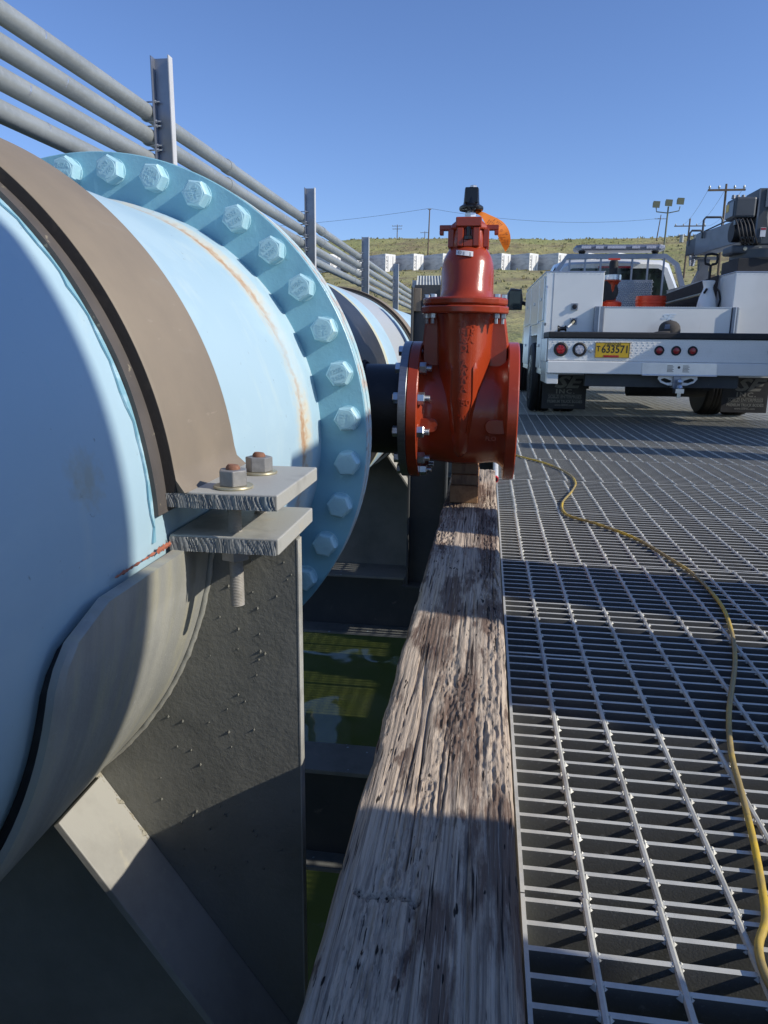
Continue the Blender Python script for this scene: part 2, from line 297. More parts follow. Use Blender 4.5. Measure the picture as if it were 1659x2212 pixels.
# ================================================================ SETTING
def sstep(a, b, x):
    t = min(1, max(0, (x-a)/(b-a))); return t*t*(3-2*t)
def terr(x, y):
    z = -3 + 2.9*sstep(23, 28, y)
    if y > 26: z += (min(y, 140)-26)*.120
    z += 21.2*sstep(168, 262, y)
    if y > 250: z += (y-250)*.004
    b = sstep(28, 60, y)
    z += b*(noise.noise(Vector((x*.02, y*.02, 1)))*1.6*(1 if y < 130 or y > 176 else .1) + noise.noise(Vector((x*.11, y*.11, 3)))*.45*(1 if y < 136 or y > 174 else .1))
    z -= (y > 176)*sstep(176, 260, y)*.020*max(0, -x-60)
    return z
def build_ground():
    vs = []; fs = []
    ys = [23+i*1.0 for i in range(12)] + [35+i*2.6 for i in range(40)] + [139+i*2.2 for i in range(62)] + [276, 300, 340, 420, 600, 1000, 2500]
    nx = 170; n = nx+1
    for y in ys:
        w = 60+y*.75
        for i in range(n):
            x = (i/nx*2-1)*w; vs.append((x, y, terr(x, y)))
    for j in range(len(ys)-1):
        for i in range(nx): a = j*n+i; fs.append((a, a+1, a+n+1, a+n))
    m = mat('dry spring grass', (.38, .345, .14), .95, 0,
            [(.10, (1, 1.6, 1), .42, .62, (.22, .17, .09), .9, 7), (.035, U, .50, .62, (.27, .31, .09), .6, 5), (.6, U, .55, .7, (.21, .205, .09), .8, 6), (2.2, U, .55, .72, (.26, .24, .12), .5, 6)],
            [(.8, U, 1, .6, 6)])
    mb = MB(); mb.add(vs, fs); o = mb.build('ground', m); tag(o, kind='structure')
    # bushes and tufts standing in the grass
    t = MB()
    for i in range(2600):
        y = random.choice((random.uniform(60, 138), random.uniform(176, 262), random.uniform(176, 262))); x = random.uniform(-.35, .55)*y
        z = terr(x, y); s_ = random.uniform(.14, .36)*(1.7 if random.random() < .04 else 1)*(.6 + y/320)
        for k in range(5):
            a = random.uniform(0, 6.28); dx, dy = math.cos(a)*s_, math.sin(a)*s_; h = s_*random.uniform(.6, 1.3)
            px, py = x+random.uniform(-1, 1)*s_, y+random.uniform(-1, 1)*s_
            t.add([(px-dx*.5, py-dy*.5, z-.1), (px+dx*.5, py+dy*.5, z-.1), (px+dy*.3, py-dx*.3, z+h*.9), (px-dx*.2, py-dy*.2, z+h)], [(0, 1, 2, 3)])
    o = t.build('grass_tufts', mat('tuft green', (.29, .28, .12), .95, 0, [(.15, U, .45, .6, (.24, .20, .10), .8, 3), (.5, U, .5, .7, (.2, .2, .09), .6, 3)]), ang=0); tag(o, kind='stuff', cat='grass', label='low tufts and sage bushes scattered over the grassy hillside')
    # water in the basin below the deck
    w = mat('green basin water', (.085, .105, .026), .05, 0, [(1.2, U, .45, .65, (.11, .12, .045), .7, 5), (14, U, .66, .72, (.12, .13, .07), .5, 4)], [(1.9, (1, .6, 1), .25, .10, 1), (6, (1, .6, 1), .10, .02, 1)], spec=.5)
    mb = MB(); mb.add([(-60, -30, -2.1), (60, -30, -2.1), (60, 27, -2.1), (-60, 27, -2.1)], [(0, 1, 2, 3)]); o = mb.build('water', w, ang=0); tag(o, kind='structure')
build_ground()

# ---- deck grating: separate panels, bearing bars run across, cross rods run away
def build_grating():
    x0, x1 = .0835, 6.9; nb = 20; sp = .042; pitch = .82; L = sp*(nb-1)
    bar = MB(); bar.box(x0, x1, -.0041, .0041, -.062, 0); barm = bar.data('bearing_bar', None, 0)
    barm.materials.append(M['bar']); barm.materials.append(M['grate'])  # sides darker than tops: shade between the bars put into the colour
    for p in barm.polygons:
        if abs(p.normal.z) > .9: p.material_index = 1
    rod = MB(); n = 7
    rod.cyl((0, -.0115, -.0022), (0, L+.0115, -.0022), .0050, n=n)
    rnd = random.Random(3)
    for k in range(nb):
        for sx in (-1, 1):
            for sy in (-1, 1):
                rod.blob((sx*.0058, k*sp+sy*.003, -.0035+rnd.uniform(-.001, .001)), .0056+rnd.uniform(-.0012, .0020), (.95, 1.0, .85))
    rodm = rod.data('cross_rod', 'grate', 50)
    rodlite = MB(); rodlite.cyl((0, -.0115, -.0022), (0, L+.0115, -.0022), .0050, n=5)
    for k in range(nb): rodlite.blob((0, k*sp, -.003), .0085, (1, .5, .55))
    for k in range(-2, 24):
        y0 = .893+pitch*k+.011; jx = rnd.uniform(-.003, .003) if k < 2 else rnd.uniform(-.012, .012)
        names = 'Panel'
        near = ['steel grating panel directly below the camera, mostly out of frame', 'steel grating panel filling the bottom right corner of the picture']
        lab = near[k+2] if k < 0 else ['steel grating panel crossed by the near lit strip of deck, first beyond the bottom joint', 'steel grating panel mostly in shade where the hose first runs straight', 'steel grating panel under the long diagonal of the hose', 'steel grating panel where the hose makes its S bend', 'steel grating panel beside the far end of the timber and white plastic pipe', 'steel grating panel where the hose disappears behind the red valve flange'][k] if k < 6 else 'steel grating panel, %s beyond the one where the hose disappears' % ('first second third fourth fifth sixth seventh eighth ninth tenth eleventh twelfth thirteenth fourteenth fifteenth sixteenth seventeenth eighteenth'.split()[k-6])
        t = thing('grating_panel', (0, y0, 0), lab, 'grating', 'galvanised steel grating panels of the deck')
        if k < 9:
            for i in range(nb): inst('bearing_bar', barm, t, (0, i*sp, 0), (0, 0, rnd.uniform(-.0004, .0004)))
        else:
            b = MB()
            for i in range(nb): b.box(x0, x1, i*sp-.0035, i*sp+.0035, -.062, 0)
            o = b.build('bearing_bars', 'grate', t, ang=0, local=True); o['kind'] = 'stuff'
        b = MB(); b.box(x0-.006, x0, -.012, L+.012, -.062, .0005); b.build('banding_bar', 'grate', t, ang=0, local=True)
        lite = MB(); xmax = .75+.36*(y0+.8)
        for i in range(67):
            x = .166+jx+.1*i
            if x > x1: break
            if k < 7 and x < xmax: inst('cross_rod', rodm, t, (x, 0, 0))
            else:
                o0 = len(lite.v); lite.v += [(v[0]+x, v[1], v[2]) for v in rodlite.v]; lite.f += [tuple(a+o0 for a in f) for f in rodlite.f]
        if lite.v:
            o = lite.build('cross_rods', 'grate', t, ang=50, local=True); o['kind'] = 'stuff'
build_grating()

def ibeam(name, x0, x1, yc, ztop, h, w, label, group, tf=.016, tw=.012, along='X'):
    t = thing(name, ((x0+x1)/2 if along == 'X' else yc, yc if along == 'X' else (x0+x1)/2, ztop-h), label, 'beam', group)
    def bx(a0, a1, b0, b1, z0, z1, nm, m):
        mb = MB()
        if along == 'X': mb.box(a0, a1, b0, b1, z0, z1)
        else: mb.box(b0, b1, a0, a1, z0, z1)
        mb.build(nm, m, t, 0, bevel=.002)
    bx(x0, x1, yc-w/2, yc+w/2, ztop-tf, ztop, 'top_flange', 'beamtop')
    bx(x0, x1, yc-tw/2, yc+tw/2, ztop-h+tf, ztop-tf, 'web_plate', 'beam')
    bx(x0, x1, yc-w/2, yc+w/2, ztop-h, ztop-h+tf, 'bottom_flange', 'beamtop')
    return t
gb = 'dark steel beams under the pipe'
for yc, lab in [(.98, 'steel beam under the nearest saddle, hidden below the web plate'), (2.30, 'steel beam with paint chips on its top flange, nearest across the water gap'), (4.53, 'steel beam carrying the second saddle above the open water'), (5.75, 'steel beam behind the second saddle'), (8.2, 'far steel beam in the dark under the pipe'), (9.4, 'farther steel beam in the dark under the pipe'), (11.86, 'farthest steel beam in the dark under the pipe')]:
    ibeam('steel_beam', -3.2, 7.0, yc, -.70, .41, .18 if yc != 4.53 else .30, lab, gb)
gj = 'joists under the grating'
for k in range(0, 15):
    yc = .482+1.64*k - 1.64
    ibeam('deck_joist', -.05, 7.0, yc, -.0635, .20, .09, 'steel joist directly under the grating, seen only through its gaps', gj, .008, .006)
for i, xc in enumerate((-.01, 2.3, 4.6)):
    ibeam('deck_girder', -2, 21, xc, -.265, .30, .12, 'steel girder along the deck edge under the timber' if i == 0 else 'steel girder under the deck, seen only through the gaps', 'girders under the deck' if i else None, .01, .008, along='Y')

# ================================================================ THE BIG PIPE
def build_pipe():
    t = thing('water_pipe', (PX, 0, PZ), 'large sky blue steel water pipe running away on the left, bolted flange halfway', 'pipe')
    def cylp(y0, y1, r, name, m, n=128, prof=None):
        mb = MB(); pr = prof or [(r, y0), (r, y1)]
        mb.lathe([(a, b) for a, b in pr], (PX, 0, PZ), (0, 1, 0), n); o = mb.build(name, m, t, 30); return o
    prof = [(PR, -2.5+i*.1) for i in range(42)] + [(PR, 1.64), (PR+.003, 1.655), (PR+.010, 1.668), (PR+.011, 1.70), (PR+.013, 1.765)]
    cylp(0, 0, 0, 'barrel', 'pipe', 160, prof)
    RF = .672
    fl = cylp(0, 0, 0, 'flange', 'flange', 160, [(PR+.004, 1.765), (RF-.002, 1.765), (RF, 1.767), (RF, 1.769)])
    cylp(0, 0, 0, 'flange_rim', 'flangeedge', 160, [(RF-.02, 1.7691), (RF+.0006, 1.7692), (RF+.0006, 1.803), (RF-.02, 1.805)])
    cylp(0, 0, 0, 'gasket', 'gasket', 128, [(RF-.014, 1.8052), (RF-.006, 1.8054), (RF-.006, 1.8115), (RF-.014, 1.8118)])
    cylp(0, 0, 0, 'flange_rim', 'flangeedge', 160, [(RF-.02, 1.812), (RF, 1.813), (RF, 1.850), (RF-.02, 1.852)])
    cylp(1.853, 3.20, PR-.004, 'black_spool', 'black', 128, [(RF-.021, 1.8521), (PR+.05, 1.8525), (PR+.01, 1.90), (PR, 1.93), (PR, 2.3), (PR, 3.199)])
    cylp(0, 0, 0, 'barrel', 'pipe', 128, [(PR-.002, 3.2)] + [(PR+.002 if j == 0 else PR, 3.21+j*.2) for j in range(120)])
    # 36 hex bolts with their marking
    letters = MB()
    variants = []
    for q in range(6):
        mb = MB(); rnd = random.Random(q)
        mb.cyl((0, 0, 0), (0, -.004, 0), .031, n=24)
        mb.hexa((0, -.003, 0), (0, -1, 0), .0545, .031, .16, 0)
        mb.cyl((0, -.0335, 0), (0, -.0352, 0), .0225, .0215, n=24)
        me = mb.data('bolt', 'bolt', 28)
        lt = MB(); lt.text('307A', .0145, face_cam(0, -.0352, .0075), .0009, bold=.0004); lt.text('TNA', .0145, face_cam(0, -.0352, -.0085), .0009, bold=.0004)
        for i, v in enumerate(lt.v):
            lt.v[i] = (v[0]+rnd.uniform(-.0003, .0003), v[1], v[2]+rnd.uniform(-.0003, .0003))
        variants.append((me, lt.data('bolt_marking', 'bolt', 0)))
    rnd = random.Random(11)
    for i in range(36):
        a = 1.6556-i*2*PI/36
        me, lt = variants[i % 6]
        rot = rnd.uniform(0, 6.28)
        b = inst('bolt', me, t, (.629*math.cos(a), 1.765, .629*math.sin(a)), (0, rot, 0))
        inst('bolt_marking', lt, b, (0, 0, 0), (0, rnd.uniform(0, 6.28), 0))
    # outlet nozzle to the valve
    mb = MB(); mb.cyl((-.52, 2.633, .519), (-.2885, 2.633, .519), .1600, n=64); mb.build('outlet_nozzle', 'black', t, 30)
    mb = MB()
    for j in range(60):
        a = 2*PI*j/60; y = 2.633+.166*math.cos(a); z = .519+.166*math.sin(a); x = PX+math.sqrt(max(0, PR**2-(z-PZ)**2))
        mb.blob((x+.004, y, z), .010, (1.1, .9, .9))
    mb.build('weld_bead', 'black', t, 40)
    mb = MB(); mb.lathe([(.162, 0), (.2405, 0), (.2405, .0266), (.1, .0266)], (-.2888, 2.633, .519), (1, 0, 0), 72); mb.build('outlet_flange', 'steel', t, 30, bevel=.0012)
    # thin paint skirt / peeled edge by the near strap
    mb = MB(); mb.band(PX, PZ, PR+.0005, PR+.0030, .8445, .8525, -2, 182, 90)
    for i, v in enumerate(mb.v):
        if i % 4 < 2: mb.v[i] = (v[0], v[1]+noise.noise(Vector((v[0]*30, 0, v[2]*30)))*.010, v[2])
    mb.build('sealant_edge', 'sealant', t, 30)
build_pipe()

# ================================================================ SADDLES WITH STRAPS
def build_saddle(y0, first):
    """y0 = shift in Y of the whole saddle; modelled for the nearest one"""
    g = 'pipe saddles under the blue pipe'
    t = thing('pipe_saddle', (PX, .985, -.70), 'nearest gray steel pipe saddle with curved cradle, web plate and diagonal brace', 'pipe support', g)
    # cradle
    mb = MB(); n = 80; ycuts = [(.60, 0)]
    rs = []
    a0, a1 = -4, -176
    for i in range(n+1):
        a = R(a0+(a1-a0)*i/n); e = min(i, n-i)/n*172
        yf = .598 + (.085*(1-math.sqrt(max(0, 1-(1-min(1, e/7.5))**2))) if e < 7.5 else 0)
        c, q = math.cos(a), math.sin(a)
        rs.append([(PX+c*r, y, PZ+q*r) for r, y in ((PR+.010, yf+.012), (PR+.013, yf), (PR+.021, yf), (PR+.026, yf+.006), (PR+.026, 1.37), (PR+.010, 1.37))])
    mb.rings(rs); mb.build('cradle', 'steelgray', t, 40)
    mb = MB(); rs = []
    for i in range(n+1):
        a = R(-5.5-169*i/n); e = min(i, n-i)/n*169; yf = .606+(.085*(1-math.sqrt(max(0, 1-(1-min(1, e/7.5))**2))) if e < 7.5 else 0)
        rs.append([(PX+math.cos(a)*q_, y, PZ+math.sin(a)*q_) for q_, y in ((PR+.0008, yf), (PR+.0098, yf), (PR+.0098, 1.36), (PR+.0008, 1.36))])
    mb.rings(rs); mb.build('rubber_pad', 'blackrubber', t)
    # web plate with round cut-out
    rc = PR+.0262; pts = []
    xr, zb = -.263, -.70; zt = .4735
    a_s = math.asin((zt-PZ)/rc)
    pts.append((xr, zb)); pts.append((xr, zt))
    for i in range(61): a = a_s+(-PI-2*a_s)*i/60; pts.append((PX+rc*math.cos(a), PZ+rc*math.sin(a)))
    pts.append((2*PX-xr, zt)); pts.append((2*PX-xr, zb))
    # strips (keeps the plate free of concave n-gons)
    top = pts[2:63]; vs = []; fs = []
    cols = [(xr, zt)]+top+[(2*PX-xr, zt)]
    for d in (.988, 1.008):
        for (x, z) in cols: vs += [(x, d, z), (x, d, zb)]
    m_ = len(cols)
    for s_ in (0, 1):
        for i in range(m_-1): a = s_*2*m_+2*i; fs.append((a, a+1, a+3, a+2))
    for i in range(m_-1):
        a = 2*i; b = a+2*m_; fs.append((a, a+2, b+2, b)); fs.append((a+1, b+1, b+3, a+3))
    fs.append((0, 1, 2*m_+1, 2*m_)); e = 2*(m_-1); fs.append((e, e+1, e+2*m_+1, e+2*m_))
    mb = MB(); mb.add(vs, fs); mb.build('web_plate', 'web', t, 0)
    mb = MB(); mb.box(xr+.0002, xr+.0022, .9875, 1.0085, zb, zt-.002); mb.build('sunlit_plate_edge', 'lug', t, 0)  # lighter strip paints sunlight on the web plate's right edge
    # weld bead between cradle and web
    mb = MB(); pp = []; rr = []
    for i in range(161):
        a = R(-5-170*i/160); w = rc+.002+.002*noise.noise(Vector((i*.7, 2, 0))); pp.append((PX+w*math.cos(a), .984+.002*noise.noise(Vector((i*.5, 0, 0))), PZ+w*math.sin(a))); rr.append(.0048+.0016*noise.noise(Vector((i*.9, 5, 0))))
    mb.tube(pp, rr, 8); mb.build('weld_bead', 'steelgray', t, 60)
    # diagonal braces: flat bars standing off the web towards the camera
    for sgn in (1, -1):
        A = Vector((-.605, .90, .052)) if sgn == 1 else Vector((2*PX+.605, .90, .052))
        B = Vector((-.225, .90, -.50)) if sgn == 1 else Vector((2*PX+.225, .90, -.50))
        d = (B-A).normalized(); nrm = Vector((d.z, 0, -d.x))*(-1 if sgn == 1 else 1); th = .012
        mb = MB(); q = []
        A2 = A-d*.0
        for p in (A2, B):
            q.append([(p.x+nrm.x*th*k, y, p.z+nrm.z*th*k) for k, y in ((0, .862), (0, .9875), (1, .9875), (1, .862))])
        mb.rings(q); mb.build('diagonal_brace', 'brace' if sgn == 1 else 'steelgray', t, 0, bevel=.0015)
        if sgn == 1:
            mb = MB(); rnd = random.Random(5)
            for i in range(70):
                p = A+d*(.135*i/70); mb.blob((p.x+.004-nrm.x*0+rnd.uniform(-.003, .003), .983+rnd.uniform(-.004, .002), p.z+.006+rnd.uniform(-.003, .003)), rnd.uniform(.004, .008))
            for i in range(60):
                a = R(-52-9*i/60); mb.blob((PX+(rc+.004)*math.cos(a), .976+rnd.uniform(-.004, .004), PZ+(rc+.004)*math.sin(a)), rnd.uniform(.003, .008))
            mb.build('dirt_bead', 'dirt', t, 60)
    # spatter and drips on the web
    if True:
        rnd = random.Random(2); mb = MB()
        for i in range(60):
            x = rnd.uniform(-.50, xr-.004); z = rnd.uniform(-.12, .44)
            if math.hypot(x-PX, z-PZ) < rc+.02: continue
            r_ = rnd.uniform(.0008, .0022); mb.blob((x, .9876, z), r_, (1, 1.6, 1.5))
        mb.build('weld_spatter', 'web', t, 60)['kind'] = 'stuff'
    # lower lug plates
    for sgn in (1, -1):
        def X(a): return a if sgn == 1 else 2*PX-a
        xa, xb = sorted((X(-.412), X(-.262)))
        mb = MB(); mb.box(xa, xb, .8925, 1.085, .4755, .498); o = mb.build('lower_lug_plate', 'lug', t, 0, bevel=.0018)
        mb = MB(); mb.box(xa+.002, xb-.002, .8895, .8922, .4770, .4965)
        cut_wobble(mb); mb.build('cut_edge', 'cutedge', t, 0)
        if sgn == 1 and first:
            mb = MB(); rnd = random.Random(4)
            for i in range(40):
                yy = .745+.145*i/39
                if noise.noise(Vector((i*.35, 7, 0))) < -.05 and i < 30: continue
                mb.blob((PX+(PR+.006)*math.cos(R(-3.2)), yy, PZ+(PR+.012)*math.sin(R(-3.2))+.0005), .006*(1+.8*noise.noise(Vector((i*.9, 0, 0)))), (.35, 1.1, (.7 if i > 26 else .3)*(1+noise.noise(Vector((i*1.3, 4, 0))))))
            mb.build('primer_chip', 'primer', t, 60)
    # ---- the strap over the top is a thing of its own
    s = thing('pipe_strap', (PX, .985, PZ), 'wide brown steel strap over the nearest saddle with two lug bolts at its end', 'strap', 'hold-down straps over the pipe')
    mb = MB(); n = 110; rs = []
    ya, yb = .880, 1.108
    prof = ((PR+.010, ya+.006), (PR+.024, ya+.0), (PR+.0270, ya+.005), (PR+.0270, yb-.004), (PR+.022, yb), (PR+.010, yb))
    for i in range(n+1):
        a = R(4.2+171.6*i/n); fl = 0
        e = min(i, n-i)/n*171.6
        fl = .012*max(0, 1-e/2.2)**2
        rs.append([(PX+math.cos(a)*(r+fl), y-(.004*max(0, 1-e/2) if y < 1 else -.012*max(0, 1-e/2)), PZ+math.sin(a)*r) for r, y in prof])
    mb.rings(rs); mb.build('strap_band', 'band', s, 40)
    mb = MB(); mb.band(PX, PZ, PR+.0095, PR+.0235, ya-.0008, ya+.004, 4.2, 175.8, 110); mb.build('strap_edge', 'bandin', s)  # strap's near side face coloured dark to paint its shade
    mb = MB(); mb.band(PX, PZ, PR+.0008, PR+.0092, .853, 1.122, 1.6, 178.4, 110)
    for i, v in enumerate(mb.v):
        mb.v[i] = (v[0], v[1]+noise.noise(Vector((v[0]*9, 3, v[2]*9)))*.005, v[2])
    mb.build('liner_strip', 'liner', s, 40)
    for sgn in (1, -1):
        def X(a): return a if sgn == 1 else 2*PX-a
        xa, xb = sorted((X(-.420), X(-.259)))
        mb = MB(); mb.box(xa, xb, .8825, 1.106, .5375, .559); mb.build('upper_lug_plate', 'lug', s, 0, bevel=.0018)
        mb = MB(); mb.box(xa+.002, xb-.002, .8795, .8822, .539, .5575); cut_wobble(mb); mb.build('cut_edge', 'cutedge', s, 0)
        xc = X(-.331)
        for yc in (.922, 1.036):
            mb = MB(); mb.lathe([(.012, .0), (.0262, 0), (.0268, .0015), (.0262, .0035), (.012, .0035)], (xc, yc, .5592), (0, 0, 1), 40); w = mb.build('washer', 'washer', s, 30)
            mb = MB(); mb.hexa((xc, yc, .5628), (0, 0, 1), .0350, .0215, .07, .3 if yc < 1 else .75); nb = mb.build('nut', 'nut', s, 30, bevel=.0010)
            mb = MB(); mb.lathe([(.009, 0), (.0098, .0), (.0094, .003), (.0070, .0062), (.0001, .0058)], (xc, yc, .584), (.10, .05, 1), 24); mb.build('rod_end', 'rust', s, 30)
            mb = MB(); prf = []; z = .392
            ztop = .5375
            while z < ztop: prf += [(.0084, z), (.0098, z+.0011)]; z += .0022
            prf = [(.006, .3905)]+prf
            mb.lathe(prf, (xc, yc, 0), (0, 0, 1), 20); mb.build('threaded_rod', 'thread', s, 20)
            mb = MB(); mb.hexa((xc, yc, .4600), (0, 0, 1), .0350, .0150, .07, .2); mb.build('nut', 'nut', s, 30, bevel=.001)
    # copy for the others
    for k, lab, lab2 in ((1, 'second pipe saddle, in the shade below the red valve', 'brown strap of the second saddle, seen edge-on over the gray painted pipe'), (2, 'third pipe saddle far along the pipe behind the dark column', 'third strap far along the pipe'), (3, 'farthest pipe saddle along the pipe', 'farthest strap along the pipe')):
        c = copy_tree(t); c.location.y += 3.66*k; c['label'] = lab
        c = copy_tree(s); c.location.y += 3.66*k; c['label'] = lab2
def cut_wobble(mb):
    """flame-cut face: rows of vertical scallops"""
    (x0, y0, z0), (x1, y1, z1) = mb.v[0], mb.v[-1]; mb.v = []; mb.f = []
    n = int((x1-x0)/.0011); cols = []; vs = []
    m_ = 6
    for i in range(n+1):
        x = x0+(x1-x0)*i/n
        for j in range(m_+1):
            z = z0+(z1-z0)*j/m_; g = noise.noise(Vector((x*300+(z-z0)*90+2.5*noise.noise(Vector((x*25, z*30, 0))), z*4, 1)))
            vs.append((x, y0-.003+min(abs(g)*1.6, .5)*.0034+.0006*noise.noise(Vector((x*90, z*90, 4))), z))
    fs = [(i*(m_+1)+j, (i+1)*(m_+1)+j, (i+1)*(m_+1)+j+1, i*(m_+1)+j+1) for i in range(n) for j in range(m_)]
    o = len(vs)
    mb.add(vs, fs)
build_saddle(0, True)

# dark column standing beside the second saddle
t = thing('steel_column', (-.33, 4.30, -.70), 'dark steel column standing behind the valve beside the second saddle', 'column')
for nm, b in (('column_web', (-.425, -.22, 4.26, 4.272, -.70, 1.075)), ('column_flange', (-.437, -.4255, 4.20, 4.34, -.70, 1.06)), ('column_flange', (-.2195, -.2075, 4.20, 4.34, -.70, 1.09))):
    mb = MB(); mb.box(*b); mb.build(nm, 'beam', t, 0, bevel=.002)
mb = MB(); mb.box(-.425, -.385, 4.235, 4.259, .93, 1.055); mb.build('sunlit_patch', 'band', t, 0, bevel=.002)  # brown strip added to paint the sunlit patch at the column top
mb = MB(); mb.box(-.46, -.19, 4.18, 4.36, -.698, -.684); mb.build('base_plate', 'beam', t, 0, bevel=.002)

# ================================================================ POSTS AND CONDUITS ON THE LEFT
def build_rails():
    g = 'galvanised channel posts carrying the conduits'
    labs = ['tall galvanised channel post nearest the camera, above the blue flange', 'second channel post, rising behind the flange bolts', 'third channel post, against the grassy hill', 'fourth channel post, in front of the white trailers', 'fifth and last channel post, left of the dark column']
    XC = -1.90
    xr = XC+.0445
    t = thing('channel_post', (xr, 4.16, -.7), labs[0], 'post', g)
    poly = [(xr, 4.16), (xr, 4.11), (xr+.007, 4.11), (xr+.007, 4.153), (xr+.098, 4.153), (xr+.098, 4.11), (xr+.105, 4.11), (xr+.105, 4.16)]
    mb = MB(); mb.prism(poly[:], 'XY', -.7, 2.235)
    # split C section into boxes (clean faces)
    mb = MB(); mb.box(xr, xr+.0068, 4.11, 4.16, -.7, 2.235); mb.box(xr+.007, xr+.098, 4.153, 4.1595, -.7, 2.233); mb.build('channel', 'darkalu', t, 0, bevel=.001)
    mb = MB(); mb.box(xr+.0982, xr+.105, 4.11, 4.16, -.7, 2.235); mb.build('channel_flange', 'postsunlit', t, 0, bevel=.001)  # outer flange coloured brighter than the web to paint the sun on it
    for i in range(4):
        z = 1.967-.121*i
        for s_ in (-1, 1):
            mb = MB(); mb.cyl((xr-.035, 4.132, z+s_*.049), (xr+.034, 4.132, z+s_*.049), .0045, n=8); mb.hexa((xr+.007, 4.132, z+s_*.049), (1, 0, 0), .016, .008)
            mb.build('u_bolt', 'zinc', t, 30)
        mb = MB(); pts = [(xr-.035+(-.052)*math.sin(PI*j/12)*1.0, 4.132, z+.049*math.cos(PI*j/12)) for j in range(13)]; mb.tube(pts, .0045, 8); mb.build('u_bolt', 'zinc', t, 30)
    for k in range(1, 5):
        c = copy_tree(t); c.location.y += (0, 3.37, 6.73, 10.31, 13.91)[k]; c['label'] = labs[k]
    names = ['topmost of the four galvanised conduits on the posts', 'second conduit from the top on the posts', 'third conduit from the top on the posts', 'lowest of the four galvanised conduits on the posts']
    for i in range(4):
        z = 1.967-.121*i; t = thing('conduit', (XC, 0, z), names[i], 'pipe', 'galvanised conduits along the posts')
        mb = MB(); mb.lathe([(.0425, -1.5+.5*j) for j in range(45)], (XC, 0, z), (0, 1, 0), 28); mb.build('tube', 'galv', t)
        cs = [2.36, 5.41, 8.46, 11.5, 14.6, 17.6] if i < 2 else [4.3, 7.35, 10.4, 13.45, 16.5]
        for y in cs:
            mb = MB(); mb.lathe([(.0426, y-.045), (.0485, y-.043), (.0488, y+.043), (.0426, y+.045)], (XC, 0, z), (0, 1, 0), 28); mb.build('coupling', 'galv', t, 40)
        mb = MB(); rnd = random.Random(i)
        for y in [1.9+.63*j+rnd.uniform(-.2, .2) for j in range(14)]:
            a0 = rnd.uniform(-60, 40); mb2 = []
            for j in range(7):
                a = R(a0+j*9); w = .0030+.0022*rnd.random(); mb2.append([(XC+math.cos(a)*.0432, y+w+j*.002, z+math.sin(a)*.0432), (XC+math.cos(a)*.0432, y-w+j*.002, z+math.sin(a)*.0432), (XC+math.cos(a)*.0424, y-w+j*.002, z+math.sin(a)*.0424), (XC+math.cos(a)*.0424, y+w+j*.002, z+math.sin(a)*.0424)])
            mb.rings(mb2)
        mb.build('zinc_drip', 'alu', t, 0)
build_rails()

